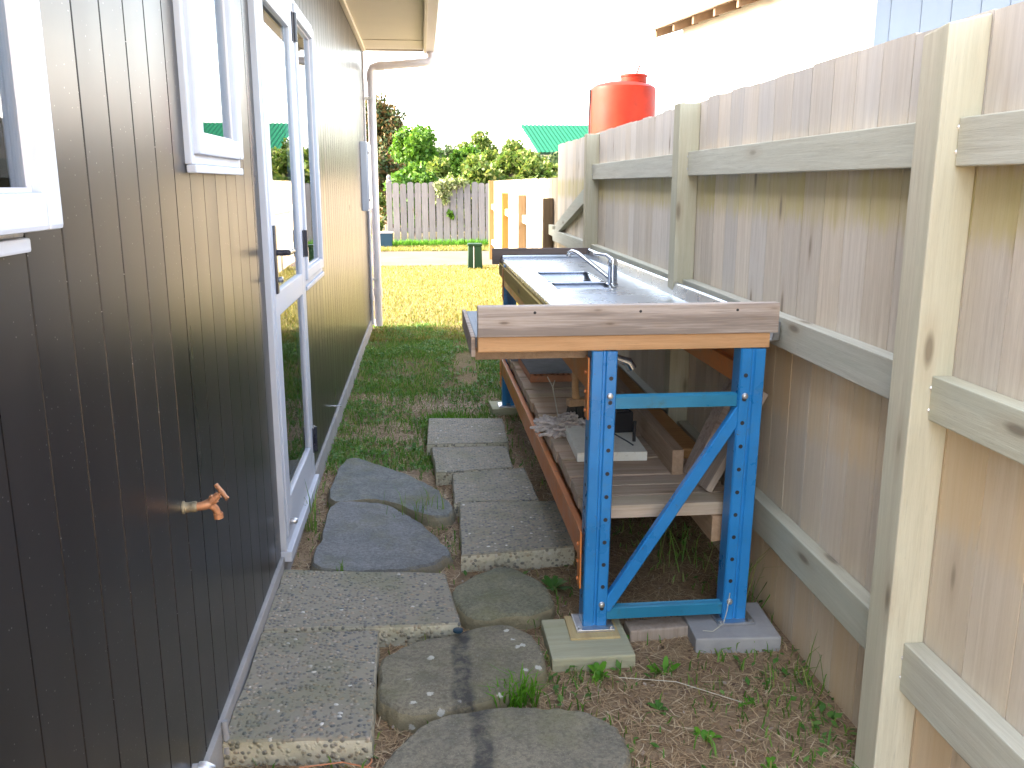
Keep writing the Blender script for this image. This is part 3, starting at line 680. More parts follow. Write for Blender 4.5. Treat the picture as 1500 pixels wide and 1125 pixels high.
# orange beams (step beams) and end connectors
def beam(x0, x1, z0, z1, step):
    m = MB()
    if step > 0: prof = [(x0, z0), (x1, z0), (x1, z1 - 0.035), (x0 + 0.022, z1 - 0.035), (x0 + 0.022, z1), (x0, z1)]
    else: prof = [(x0, z0), (x1, z0), (x1, z1), (x1 - 0.022, z1), (x1 - 0.022, z1 - 0.035), (x0, z1 - 0.035)]
    m.prism(prof, 0.066, YE + 0.004, 'y', bev=0.002); o = m.build('beam', 'rack_orange', bench)
    for yy in (0.020, YE + 0.010):
        c = MB(); xs = (x0 - 0.006, x0 - 0.0005) if step > 0 else (x1 + 0.0005, x1 + 0.006)
        c.box(xs[0], xs[1], yy, yy + 0.048, z0 - 0.085, z1 + 0.01, bev=0.001)
        for k in range(3): c.lathe([(0.006, -0.001), (0.006, 0.005)], ((xs[0] if step > 0 else xs[1]), yy + 0.03, z0 - 0.06 + k * 0.06), 8, (-1 if step > 0 else 1, 0, 0))
        c.build('beam_connector', 'rack_orange', o)
beam(-0.003, 0.040, 0.262, 0.362, 1); beam(0.498, 0.540, 0.262, 0.362, -1)
beam(0.012, 0.052, 0.825, 0.925, 1); beam(0.508, 0.552, 0.825, 0.925, -1)
# shelf slats on bearers
for xb in (0.06, 0.45): box('bearer', 'bearer_wood', bench, xb, xb + 0.045, 0.105, YE - 0.02, 0.285, 0.3745, bev=0.003)
y = 0.115; i = 0
while y < YE - 0.06:
    wd = 0.092
    o = box('slat', 'slat_wood', bench, -0.262, 0.262, -wd / 2, wd / 2, -0.0225, 0.0225, bev=0.003)
    o.location = (0.284 + rng.uniform(-.005, .005), y + wd / 2, 0.398 + rng.uniform(-.003, .003)); o.rotation_euler = (0, 0, rng.uniform(-.006, .006))
    y += wd + rng.choice([0.006, 0.010, 0.014]); i += 1
# timber framing under the top, end boards, platform
box('timber_rail', 'yellow_timber', bench, 0.026, 0.070, 0.075, 3.28, 0.9265, 0.950, bev=0.002)
box('timber_fascia', 'yellow_timber', bench, 0.010, 0.0255, 0.64, 3.28, 0.868, 0.9435, bev=0.002)
box('end_board', 'old_board', bench, -0.330, 0.593, 0.004, 0.040, 1.006, 1.098, bev=0.003)
box('end_joist', 'red_timber', bench, -0.330, 0.570, 0.010, 0.055, 0.959, 1.0055, bev=0.003)
eb = [o for o in bench.children if o.name.startswith('end_board')][0]
for nxp in (-0.16, 0.16, 0.46): MB().lathe([(0.0045, -0.001), (0.0045, 0.0008), (0.002, 0.0012)], (nxp, 0.004, 1.078), 8, (0, -1, 0)).build('nail', 'rubber_black', eb)
box('platform', 'platform_wood', bench, -0.335, 0.018, 0.056, 0.62, 0.966, 1.000, bev=0.004)
box('platform_edge', 'old_board', bench, -0.349, -0.3355, 0.0405, 0.64, 0.940, 1.003, bev=0.003)
box('platform_bearer', 'bearer_wood', bench, -0.333, 0.03, 0.55, 0.595, 0.92, 0.9655, bev=0.003)
box('platform_bearer', 'bearer_wood', bench, -0.333, 0.03, 0.10, 0.145, 0.92, 0.9655, bev=0.003)
box('far_board', 'dark_board', bench, -0.03, 0.62, 3.318, 3.355, 0.93, 1.035, bev=0.003)
# stainless top with two bowls
ZS = 0.975; TX0, TX1 = 0.022, 0.600; TY0, TY1 = 0.060, 3.315
b1 = (0.130, 0.415, 1.78, 2.29); b2 = (0.130, 0.415, 1.50, 1.735)
m = MB()
def plate(x0, x1, y0, y1): m.box(x0, x1, y0, y1, ZS - 0.006, ZS)
plate(TX0 + 0.012, b1[0], TY0, TY1); plate(b1[1], TX1, TY0, TY1); plate(b1[0], b1[1], TY0, b2[2]); plate(b1[0], b1[1], b2[3], b1[2]); plate(b1[0], b1[1], b1[3], TY1)
m.tube([(TX0 + 0.012, TY0, ZS - 0.010), (TX0 + 0.012, TY1, ZS - 0.010)], 0.0125, 14)
m.box(TX0, TX0 + 0.02, TY0, TY1, ZS - 0.026, ZS - 0.012, bev=0.003)
top = m.build('sink_top', 'sink_steel', bench, smooth=True)
m = MB(); m.prism([(TX1 - 0.004, ZS - 0.004), (TX1 + 0.020, ZS - 0.004), (TX1 + 0.024, ZS + 0.052), (TX1 + 0.016, ZS + 0.058), (TX1 + 0.008, ZS + 0.052)], TY0, TY1, 'y', bev=0.002); m.build('splashback', 'sink_steel', top)
box('end_lip', 'sink_steel', top, TX0 + 0.01, TX1, TY1 - 0.022, TY1 - 0.001, ZS, ZS + 0.018, bev=0.005)
for b in (b1, b2):
    m = MB(); bm2 = bmesh.new(); bmesh.ops.create_cube(bm2, size=1.0)
    dp_ = 0.15
    bmesh.ops.scale(bm2, vec=(b[1] - b[0] + 0.002, b[3] - b[2] + 0.002, dp_), verts=bm2.verts)
    tp_ = [f for f in bm2.faces if f.normal.z > 0.9]; bmesh.ops.delete(bm2, geom=tp_, context='FACES')
    ed = [e for e in bm2.edges if not e.is_boundary]
    bmesh.ops.bevel(bm2, geom=ed, offset=0.028, segments=4, profile=0.5, affect='EDGES')
    bmesh.ops.translate(bm2, vec=((b[0] + b[1]) / 2, (b[2] + b[3]) / 2, ZS - 0.0035 - dp_ / 2), verts=bm2.verts); m._merge(bm2)
    bw_ = m.build('bowl', 'sink_steel', top, smooth=True)
    sm = bw_.modifiers.new('thickness', 'SOLIDIFY'); sm.thickness = 0.0015; sm.offset = 1.0 if False else -1.0
    # rounded corner fillets and rolled rim
    rm = MB(); cr = 0.03; pts = []
    for cx, cy, a0 in ((b[1] - cr, b[3] - cr, 0), (b[0] + cr, b[3] - cr, 90), (b[0] + cr, b[2] + cr, 180), (b[1] - cr, b[2] + cr, 270)):
        for k in range(5): pts.append((cx + cr * math.cos(R(a0 + 22.5 * k)), cy + cr * math.sin(R(a0 + 22.5 * k)), ZS - 0.0005))
    rm.tube(pts + pts[:2], 0.0035, 6, cap=False); rm.build('rim', 'sink_steel', bw_, smooth=True)
    MB().lathe([(0.0, 0.0), (0.035, 0.0), (0.038, 0.003), (0.030, 0.004), (0.0, 0.001)], ((b[0] + b[1]) / 2, (b[2] + b[3]) / 2, ZS - dp_ - 0.002), 20).build('drain', 'chrome', bw_, smooth=True)
MB().lathe([(0.048, 0.0), (0.046, 0.003), (0.03, 0.004), (0.012, 0.006)], (0.11, 2.62, ZS), 20).build('plug', 'window_paint', top, smooth=True)
fx, fyy = 0.425, 1.66
m = MB(); m.lathe([(0.030, 0), (0.030, 0.006), (0.0235, 0.009), (0.0235, 0.085), (0.0245, 0.088), (0.0245, 0.112), (0.020, 0.122), (0.008, 0.126)], (fx, fyy, ZS - 0.001), 20)
fa = m.build('mixer_tap', 'chrome', top, smooth=True)
m = MB(); m.tube([(fx - 0.012, fyy + 0.004, ZS + 0.030), (fx - 0.055, fyy + 0.015, ZS + 0.064), (fx - 0.12, fyy + 0.035, ZS + 0.116), (fx - 0.165, fyy + 0.048, ZS + 0.150), (fx - 0.19, fyy + 0.055, ZS + 0.157), (fx - 0.203, fyy + 0.058, ZS + 0.148), (fx - 0.206, fyy + 0.059, ZS + 0.132)], [0.0105, 0.0105, 0.0100, 0.0100, 0.0105, 0.0105, 0.0115], 12); m.build('spout', 'chrome', fa, smooth=True)
m = MB(); m.tube([(fx, fyy, ZS + 0.118), (fx - 0.03, fyy + 0.02, ZS + 0.140), (fx - 0.085, fyy + 0.045, ZS + 0.145)], [0.012, 0.009, 0.0065], 10); m.build('lever', 'chrome', fa, smooth=True)
# plumbing under the top
m = MB(); pts = []; rs = []
P0 = Vector((0.085, 0.86, 0.80)); P1 = Vector((0.13, 2.0, 0.80))
for k in range(90):
    f_ = k / 89; p = P0.lerp(P1, f_); p.z -= 0.03 * math.sin(math.pi * f_); pts.append(p); rs.append(0.020 if k % 2 else 0.0235)
m.tube(pts, rs, 10); m.tube([P1, (0.2, 2.03, 0.82), (0.27, 2.035, 0.83)], 0.02, 10); m.tube([P0, (0.085, 0.82, 0.815), (0.07, 0.80, 0.93)], 0.02, 10)
m.build('waste_hose', 'black_plastic', bench, smooth=True)
m = MB(); m.tube([(0.085, 0.16, 0.945), (0.095, 0.16, 0.915), (0.13, 0.165, 0.902), (0.165, 0.168, 0.890), (0.178, 0.170, 0.868)], [0.012, 0.012, 0.013, 0.016, 0.017], 12); m.build('outlet_spout', 'chrome', bench, smooth=True)

# ---- pads under the rack feet
def pad(name, x0, x1, y0, y1, h, label, mat='pad_wood', rz=0.0, cat='pad'):
    o = MB().box(-(x1 - x0) / 2, (x1 - x0) / 2, -(y1 - y0) / 2, (y1 - y0) / 2, -0.04, h, bev=0.006).build(name, mat)
    o.location = ((x0 + x1) / 2, (y0 + y1) / 2, 0); o.rotation_euler = (0, 0, rz); return tag(o, label, cat)
pad('footing_block', 0.325, 0.585, 2.435, 2.69, 0.040, 'greenish timber block under the rack leg beside the round stone', rz=0.02)
pad('footing_block', 0.800, 1.075, 2.50, 2.745, 0.046, 'grey timber block under the rack leg next to the fence', 'foundation_concrete', rz=-0.04)
pad('timber_offcut', 0.600, 0.800, 2.60, 2.675, 0.035, 'thin grey timber offcut lying between the two footing blocks', 'grey_board', rz=0.08, cat='timber')
pad('footing_block', 0.33, 0.60, 5.50, 5.72, 0.048, 'flat stained block under the rear rack leg beside the lawn', 'pad_wood', rz=0.05)
pad('footing_block', 0.83, 1.06, 5.48, 5.72, 0.048, 'flat stained block under the rear rack leg against the fence', 'pad_wood', rz=0.02)
for bx, by in ((0.04, 0.03), (0.505, 0.03), (0.04, YE + 0.03), (0.505, YE + 0.03)):
    m = MB(); m.box(bx - 0.062, bx + 0.062, by - 0.058, by + 0.058, 0.0465, 0.0555, bev=0.002)
    p = m.build('foot_plate', 'bolt_steel', bench)
    for sx, sy in ((-.05, -.045), (.05, -.045)): MB().lathe([(0.008, -0.001), (0.008, 0.006), (0.004, 0.007)], (bx + sx, by + sy, 0.0555), 6).build('bolt', 'bolt_steel', p)
o = MB().box(-0.08, 0.08, -0.075, 0.075, 0.0, 0.0075, bev=0.002).build('shim', 'yellow_timber'); o.location = (0.48, 2.615, 0.0395); tag(o, 'thin pale plywood shim between foot plate and greenish timber block', 'shim')
tw = MB(); tw.tube([(0.925, 2.585, 0.16), (0.915, 2.575, 0.10), (0.90, 2.56, 0.065), (0.86, 2.54, 0.051), (0.83, 2.55, 0.0495)], 0.0013, 6)
tag(tw.build('twine', 'twine', smooth=True), 'loose end of pale twine hanging by the leg next to the fence', 'twine')

# ---- things stored on the shelf (slat tops at 0.4205)
ZSH = 0.4205
wb = thing('foam_board', 'thick cream white board lying on the lower shelf slats', 'board', (0.655, 3.385, ZSH), -0.02)
box('slab', 'white_foam', wb, -0.135, 0.135, -0.195, 0.195, 0.0, 0.036, bev=0.003)
o = MB().box(-0.04, 0.04, -0.045, 0.045, 0.0, 0.085, bev=0.004).box(-0.03, 0.03, -0.035, 0.035, 0.083, 0.092, bev=0.003).build('plastic_box', 'black_plastic'); o.location = (0.745, 3.50, ZSH + 0.0355); o.rotation_euler = (0, 0, 0.1); tag(o, 'small black plastic box sitting on the cream white board', 'box')
o = MB().tube([(0, 0, -0.0005), (0, 0, 0.075)], 0.007, 10).tube([(0, 0, 0.07), (0, 0, 0.082)], 0.0085, 10).build('rod', 'black_plastic', smooth=True); o.location = (0.765, 3.33, ZSH + 0.036); tag(o, 'short black rod standing upright on the cream white board', 'rod')
o = MB().tube([(0.70, 3.46, ZSH + 0.0390), (0.715, 3.40, ZSH + 0.0385), (0.735, 3.33, ZSH + 0.0385), (0.748, 3.27, ZSH + 0.0385)], 0.003, 6).build('cord', 'black_plastic', smooth=True); tag(o, 'thin dark cord lying across the cream white board', 'cord')
m = MB(); r2 = random.Random(3)
for k in range(110):
    a = r2.uniform(0, 6.28); rr = math.sqrt(r2.random()); cx, cy = 0.095 * rr * math.cos(a), 0.15 * rr * math.sin(a); hz = 0.008 + 0.05 * (1 - rr * rr) * r2.random()
    pts = []; d = r2.uniform(0, 6.28)
    for q in range(6):
        pts.append((cx, cy, max(0.007, hz + r2.uniform(-.006, .006)))); d += r2.uniform(-.9, .9); cx += 0.016 * math.cos(d); cy += 0.016 * math.sin(d)
    m.tube(pts, 0.0065, 5)
o = m.build('mop_head', 'yarn', smooth=True); o.location = (0.535, 3.66, ZSH - 0.001); tag(o, 'tangled heap of grey cotton mop yarn on the lower shelf', 'mop')
br = thing('hand_brush', 'small dark scrubbing brush with a wooden handle standing on the shelf', 'brush', (0.605, 3.80, ZSH), 0.2)
m = MB()
for k in range(60):
    a = r2.uniform(0, 6.28); q = math.sqrt(r2.random()); m.tube([(0.05 * q * math.cos(a), 0.03 * q * math.sin(a), 0.0), (0.035 * q * math.cos(a), 0.02 * q * math.sin(a), 0.07)], 0.004, 4)
m.build('bristles', 'bristle', br)
box('stock', 'bearer_wood', br, -0.04, 0.04, -0.025, 0.025, 0.068, 0.10, bev=0.006)
MB().tube([(0, 0, 0.095), (-0.004, 0.004, 0.16), (0.0, 0.006, 0.23)], [0.018, 0.015, 0.017], 10).build('handle', 'bearer_wood', br, smooth=True)
o = MB().tube([(0.535, 3.86, ZSH), (0.520, 3.95, ZSH + 0.12), (0.500, 3.99, ZSH + 0.16)], 0.0025, 6).tube([(0.520, 3.95, ZSH + 0.12), (0.530, 3.955, ZSH + 0.15)], 0.002, 6).build('twig', 'twine', smooth=True); tag(o, 'thin pale forked twig propped on the shelf behind the mop', 'twig')
bk = thing('notched_block', 'grey topped terracotta block with notched front edge at the far end of the shelf', 'block', (0.60, 4.86, ZSH), 0.03)
box('base', 'terracotta', bk, -0.125, 0.125, -0.27, 0.27, 0, 0.036, bev=0.003)
m = MB()
for k in range(8): m.box(-0.118 + k * 0.030, -0.104 + k * 0.030, -0.265, 0.265, 0.0355, 0.046)
m.build('notch_ribs', 'terracotta', bk); box('cap', 'grey_paver', bk, -0.128, 0.128, -0.272, 0.272, 0.0455, 0.060, bev=0.003)
o = MB().box(-0.09, 0.09, -0.11, 0.11, 0, 0.03, bev=0.003).build('paver', 'grey_paver'); o.location = (0.52, 5.28, ZSH); tag(o, 'flat dark grey paver behind the notched terracotta block', 'paver')
o = MB().box(-0.021, 0.021, -1.05, 1.05, 0, 0.094, bev=0.003).build('timber_length', 'bearer_wood'); o.location = (0.868, 4.06, ZSH); o.rotation_euler = (0, 0, -0.012); tag(o, 'long timber length set on edge on the shelf near the fence', 'timber')
o = MB().box(-0.045, 0.045, -0.95, 0.95, 0, 0.040, bev=0.003).build('timber_length', 'red_timber'); o.location = (0.955, 4.15, ZSH + 0.0); o.rotation_euler = (0, 0, 0.0); tag(o, 'reddish timber length lying flat between the edge-set timber and the fence', 'timber')
def leaner(p0, p1, wd, th, label, mat, yaw=0.0):
    p0 = Vector(p0); p1 = Vector(p1); d = p1 - p0; L = d.length
    o = MB().box(-th / 2, th / 2, -wd / 2, wd / 2, 0, L, bev=0.002).build('leaning_board', mat); o.location = p0
    zq = d.to_track_quat('Z', 'Y').to_matrix(); zc = d.normalized(); yc = Vector((math.sin(yaw), math.cos(yaw), 0)); yc = (yc - zc * yc.dot(zc)).normalized(); xc = yc.cross(zc)
    o.rotation_euler = Matrix((xc, yc, zc)).transposed().to_euler(); return tag(o, label, 'board')
leaner((0.895, 3.0, ZSH + 0.004), (1.095, 3.05, 0.84), 0.095, 0.022, 'brown board leaning from the shelf against the fence', 'old_board')
leaner((0.905, 2.85, ZSH + 0.006), (1.095, 2.88, 0.76), 0.10, 0.024, 'pale grey short board leaning in front of the brown one', 'grey_board')

# ------------------------------------------------------------------ slabs and stones
def flatstone(name, outline, zt, mat, label, cat, group=None, jag=0.010, cham=0.010, depth=0.10, dome=0.004, seed=0, spread=1.03, sub=7, smoothit=False, tilt=(0, 0)):
    pts = [Vector((x, y)) for x, y in outline]; cen = sum(pts, Vector((0, 0))) / len(pts)
    out = []
    n = len(pts)
    for i in range(n):
        p0, p1, p2, p3 = pts[i - 1], pts[i], pts[(i + 1) % n], pts[(i + 2) % n]
        for k in range(sub):
            t_ = k / sub
            if smoothit:
                q = 0.5 * ((2 * p1) + (-p0 + p2) * t_ + (2 * p0 - 5 * p1 + 4 * p2 - p3) * t_ * t_ + (-p0 + 3 * p1 - 3 * p2 + p3) * t_ ** 3)
            else: q = p1.lerp(p2, t_)
            out.append(q)
    loc = [q - cen for q in out]; N = len(loc); bm = bmesh.new(); rings = []
    def nz(x, y, f_, o_): return noise.noise((x * f_ + seed * 7.3, y * f_ + 1.7 * seed, o_))
    lay = [(spread, -depth, 1.0), ((1 + spread) / 2, zt * 0.45, 1.2), (1.0, zt - cham, 1.0), (1.0 - cham * 1.1 / max(0.1, loc[0].length), zt, 0.9), (0.86, zt, .6), (0.6, zt, .3), (0.3, zt, .15)]
    for sc_, z, j in lay:
        ring_ = []
        for q in loc:
            u = q * sc_; rn = q.normalized()
            a = jag * j * (nz(q.x, q.y, 9, 0.2) + 0.6 * nz(q.x, q.y, 31, 4.2 + z * 9) + 0.3 * nz(q.x, q.y, 85, 1.2 + z * 20))
            zz = z
            if z >= zt - cham - 1e-6: zz += dome * (1 - sc_ * sc_) * 2 + 0.35 * jag * nz(u.x, u.y, 8, 3.3) + 0.15 * jag * nz(u.x, u.y, 30, 5.3) + tilt[0] * u.x + tilt[1] * u.y
            ring_.append(bm.verts.new((u.x + rn.x * a, u.y + rn.y * a, zz)))
        rings.append(ring_)
    for a, b in zip(rings, rings[1:]):
        for k in range(N): bm.faces.new((a[k], a[(k + 1) % N], b[(k + 1) % N], b[k]))
    bm.faces.new(rings[-1]); bm.faces.new(rings[0][::-1])
    mb = MB(); mb.bm.free(); mb.bm = bm
    o = mb.build(name, mat, smooth=True); o.location = (cen.x, cen.y, -0.012 if smoothit else 0)
    return tag(o, label, cat, group)
S = dict(jag=0.006, cham=0.006, dome=0.0, spread=1.003)
flatstone('paving_slab', [(-0.572, 2.615), (-0.205, 2.60), (-0.190, 2.035), (-0.565, 2.05)], 0.072, 'exposed_aggregate', 'pebbly concrete slab against the wall, with thick pale front edge', 'slab', seed=1, **S)
flatstone('paving_slab', [(-0.585, 3.10), (0.012, 3.02), (0.055, 2.635), (-0.575, 2.645)], 0.066, 'exposed_aggregate', 'wide pebbly concrete slab below the glazed door threshold', 'slab', seed=2, **S)
flatstone('paving_slab', [(-0.068, 5.21), (0.380, 5.17), (0.372, 4.665), (-0.072, 4.66)], 0.072, 'exposed_aggregate', 'pebbly slab at the lawn end of the stepping row', 'slab', seed=3, **S)
flatstone('paving_slab', [(-0.048, 4.64), (0.362, 4.63), (0.365, 4.26), (-0.025, 4.20)], 0.060, 'exposed_aggregate', 'pebbly slab second from the lawn in the stepping row', 'slab', seed=4, **S)
flatstone('paving_slab', [(0.055, 4.18), (0.42, 4.24), (0.440, 3.775), (0.058, 3.765)], 0.062, 'exposed_aggregate', 'dark pebbly slab second from the round stone in the stepping row', 'slab', seed=5, **S)
flatstone('paving_slab', [(0.080, 3.745), (0.525, 3.73), (0.515, 3.215), (0.072, 3.16)], 0.072, 'exposed_aggregate', 'mossy edged pebbly slab beside the orange beam and the round stone', 'slab', seed=6, **S)
T = dict(jag=0.017, cham=0.009, depth=0.08, smoothit=True, sub=12, dome=0.001, spread=1.05)
flatstone('stepping_stone', [(-0.48, 3.835), (-0.27, 3.83), (-0.11, 3.62), (0.018, 3.29), (-0.02, 3.19), (-0.172, 3.105), (-0.47, 3.16), (-0.49, 3.45)], 0.058, 'slate_rock', 'smooth blue grey stone with a curved edge beyond the wide slab', 'stone', seed=7, tilt=(-0.01, 0.0), **T)
flatstone('stepping_stone', [(-0.49, 4.50), (-0.30, 4.36), (-0.07, 4.08), (0.045, 3.76), (0.022, 3.655), (-0.09, 3.68), (-0.27, 3.875), (-0.505, 3.90)], 0.060, 'slate_rock_mossy', 'long mossy grey stone between the blue grey stone and the lawn', 'stone', seed=8, **T)
flatstone('stepping_stone', [(0.06, 2.96), (0.225, 3.10), (0.355, 2.95), (0.368, 2.77), (0.16, 2.70), (0.062, 2.785)], 0.058, 'green_rock', 'rounded greenish stone beside the front rack leg', 'stone', seed=9, **T)
flatstone('stepping_stone', [(-0.185, 2.45), (-0.10, 2.55), (0.09, 2.625), (0.235, 2.635), (0.30, 2.46), (0.275, 2.345), (0.13, 2.235), (-0.085, 2.16), (-0.18, 2.27)], 0.062, 'brown_rock', 'brown stone speckled with white lichen and a dark streak', 'stone', seed=10, **T)
flatstone('stepping_stone', [(-0.10, 2.05), (0.01, 2.15), (0.27, 2.165), (0.445, 2.075), (0.46, 1.99), (0.40, 1.83), (0.1, 1.74), (-0.15, 1.86)], 0.066, 'brown_rock_plain', 'large brown stone with a dark streak in front of the lichen stone', 'stone', seed=12, **T)
flatstone('stepping_stone', [(-0.50, 1.965), (-0.36, 1.985), (-0.22, 1.96), (-0.2, 1.80), (-0.35, 1.70), (-0.50, 1.78)], 0.040, 'slate_rock_mossy', 'low dark stone tucked against the thick front edge of the slab', 'stone', seed=13, **T)
bc = MB().lathe([(0.012, -0.002), (0.016, 0.0), (0.016, 0.006), (0.012, 0.008)], (0.045, 2.585, 0.064), 14).build('bottle_cap', 'bin_blue', smooth=True); tag(bc, 'small blue bottle cap lying on the lichen speckled stone', 'cap')

# ------------------------------------------------------------------ grass, weeds, straw
STONES = [(o.location, max(o.dimensions.x, o.dimensions.y)) for o in C.objects if o.name.startswith(('paving_slab', 'stepping_stone'))]
bpy.context.view_layer.update()
POLY = []
for o in C.objects:
    if o.name.startswith(('paving_slab', 'stepping_stone', 'footing_block', 'timber_offcut')):
        xs = [(o.matrix_world @ v.co) for v in o.data.vertices if v.co.z > 0.02]
        # convex hull as polygon
        P = sorted({(round(v.x, 4), round(v.y, 4)) for v in xs})
        def half(P):
            h = []
            for p in P:
                while len(h) >= 2 and (h[-1][0] - h[-2][0]) * (p[1] - h[-2][1]) - (h[-1][1] - h[-2][1]) * (p[0] - h[-2][0]) <= 0: h.pop()
                h.append(p)
            return h[:-1]
        POLY.append(half(P) + half(P[::-1]))
def inside(x, y, grow=0.0):
    for P in POLY:
        n = len(P); ok = True
        for i in range(n):
            a, b = P[i], P[(i + 1) % n]; L = math.hypot(b[0] - a[0], b[1] - a[1]) or 1
            if ((b[0] - a[0]) * (y - a[1]) - (b[1] - a[1]) * (x - a[0])) / L < -grow: ok = False; break
        if ok: return True
    return False
def wallx(y): return -0.555 - math.sin(TH) * y + 0.012
def blades(name, pts, mat, h0, h1, wd, lean, label, cat, flat=False, parent=None):
    n = len(pts); P = np.array(pts, float)
    a = nr.uniform(0, 2 * np.pi, n); h = nr.uniform(h0, h1, n); ln = nr.uniform(0.15, 1.0, n) * lean; la = nr.uniform(0, 2 * np.pi, n)
    w2 = nr.uniform(0.6, 1.2, n) * wd / 2
    dx, dy = np.cos(a) * w2, np.sin(a) * w2
    V = np.zeros((n, 5, 3))
    V[:, 0] = P + np.c_[dx, dy, -0.003 * np.ones(n)]; V[:, 1] = P + np.c_[-dx, -dy, -0.003 * np.ones(n)]
    if flat:
        mid = P + np.c_[np.cos(la) * h * .5, np.sin(la) * h * .5, nr.uniform(0.001, 0.012, n)]; tip = P + np.c_[np.cos(la + .2) * h, np.sin(la + .2) * h, nr.uniform(0.0, 0.012, n)]
        V[:, 0, 2] += 0.006; V[:, 1, 2] += 0.006
        px_, py_ = -np.sin(la) * w2, np.cos(la) * w2
        V[:, 0, :2] = P[:, :2] + np.c_[px_, py_]; V[:, 1, :2] = P[:, :2] - np.c_[px_, py_]
        V[:, 2] = mid + np.c_[px_, py_, 0 * h]; V[:, 3] = mid - np.c_[px_, py_, 0 * h]; V[:, 4] = tip
    else:
        mid = P + np.c_[np.cos(la) * h * ln * .35, np.sin(la) * h * ln * .35, h * .6]; tip = P + np.c_[np.cos(la) * h * ln, np.sin(la) * h * ln, h * (1 - 0.35 * ln)]
        V[:, 2] = mid + np.c_[dx, dy, 0 * h] * .8; V[:, 3] = mid - np.c_[dx, dy, 0 * h] * .8; V[:, 4] = tip
    b = np.arange(n)[:, None] * 5
    Tm = np.concatenate([b + [0, 1, 3], b + [0, 3, 2], b + [2, 3, 4]], 1).reshape(-1, 3)
    o = link(name, fastmesh(name, V.reshape(-1, 3), Tm, mat), parent)
    if label: kind(o, 'stuff'); tag(o, label, cat)
    return o
def dens_green(x, y):
    n1 = noise.noise((x * 2.3, y * 1.6, 5.0)); n2 = noise.noise((x * 7, y * 7, 9.0))
    if y < 2.75: b = 0.16 if x > 0.3 else 0.05
    elif y < 4.4: b = 0.06
    elif y < 5.6: b = 0.62 if x < 0.35 else 0.1
    else: b = 0.72 + 0.1 * min(1, (y - 5.6) / 3)
    b *= 1.0 + 1.6 * n1 + 0.9 * n2
    d = math.hypot((x + 0.05) / 0.26, (y - 5.75) / 0.40)        # bare trodden patch
    d2 = math.hypot((x + 0.25) / 0.25, (y - 7.0) / 0.6)
    return max(0.0, min(1.0, b * min(1, 0.15 + 0.85 * d ** 2) * min(1, 0.3 + 0.7 * d2 ** 2)))
def scatter(n, x0, x1, y0, y1, f, grow=0.0, sd=1):
    r_ = random.Random(sd); out = []
    for _ in range(n):
        x, y = r_.uniform(x0, x1), r_.uniform(y0, y1)
        if x < wallx(y) + 0.01 or x > XF - 0.006: continue
        if r_.random() > f(x, y): continue
        if y < 6 and inside(x, y, grow): continue
        out.append((x, y, bumpy(x, y)))
    return out
blades('grass_near', scatter(80000, -0.7, 1.12, 1.8, 9.3, dens_green, -0.012, 1), 'grass_green', 0.016, 0.058, 0.0055, 0.9, 'short patchy green grass between the house and the fence in shade', 'grass')
blades('straw_litter', scatter(48000, -0.6, 1.12, 1.75, 6.2, lambda x, y: max(0.05, min(1, 0.62 - 0.10 * max(0, y - 4) + 0.5 * noise.noise((x * 3, y * 3, 21)))), -0.005, 2), 'straw', 0.03, 0.11, 0.0026, 0.5, 'dry brown straw and grass clippings strewn over the soil', 'straw', flat=True)
# broad-leaved ground cover
def leaves(name, pts, mat, s0, s1, label, cat, parent=None, zr=(0.004, 0.025), tiltmax=0.7):
    n = len(pts); P = np.array(pts, float); P[:, 2] += nr.uniform(*zr, n)
    a = nr.uniform(0, 2 * np.pi, n); s = nr.uniform(s0, s1, n); tl = nr.uniform(-tiltmax, tiltmax, n)
    d = np.c_[np.cos(a) * np.cos(tl), np.sin(a) * np.cos(tl), np.sin(tl)]; q = np.c_[-np.sin(a), np.cos(a), nr.uniform(-.3, .3, n)]
    V = np.zeros((n, 4, 3)); V[:, 0] = P - d * s[:, None] * .5; V[:, 2] = P + d * s[:, None] * .5
    V[:, 1] = P + q * s[:, None] * .28; V[:, 3] = P - q * s[:, None] * .28
    b = np.arange(n)[:, None] * 4; Tm = np.concatenate([b + [0, 1, 2], b + [0, 2, 3]], 1).reshape(-1, 3)
    o = link(name, fastmesh(name, V.reshape(-1, 3), Tm, mat), parent)
    if label: kind(o, 'stuff'); tag(o, label, cat)
    return o
leaves('clover', scatter(70000, -0.7, 1.12, 1.8, 9.3, lambda x, y: dens_green(x, y) ** 1.5 * (1 if noise.noise((x * 3.3, y * 2.6, 40)) > -0.05 else 0.15), -0.01, 3), 'weed_green', 0.014, 0.036, 'low broad leaved weeds and clover growing through the shaded grass', 'weeds')
leaves('leaf_litter', scatter(9000, -0.6, 1.12, 1.8, 5.6, lambda x, y: 0.25 + (0.7 if 0.0 < x < 0.75 and 3.1 < y < 5.4 else 0) + 0.5 * (x < -0.38), -0.004, 4), 'dead_leaf', 0.008, 0.022, 'fine dead leaves and bark crumbs on the soil around the slabs', 'litter', zr=(0.002, 0.010), tiltmax=0.4)
def lawn(n, x0, x1, y0, y1, sd):
    r_ = random.Random(sd); out = []
    for _ in range(n):
        y = y0 + (y1 - y0) * r_.random() ** 1.35; x = r_.uniform(x0, x1)
        if abs(x - XF) < 0.03 and y < 17.6: continue
        if x < wallx(y) + 0.02 and y < 9.2: continue
        out.append((x, y, 0.0))
    return out
blades('lawn', lawn(70000, -3.2, 3.0, 8.3, 16.3, 5), 'lawn_dry', 0.018, 0.055, 0.009, 1.0, 'sunlit yellow green mown lawn beyond the house corner', 'lawn')
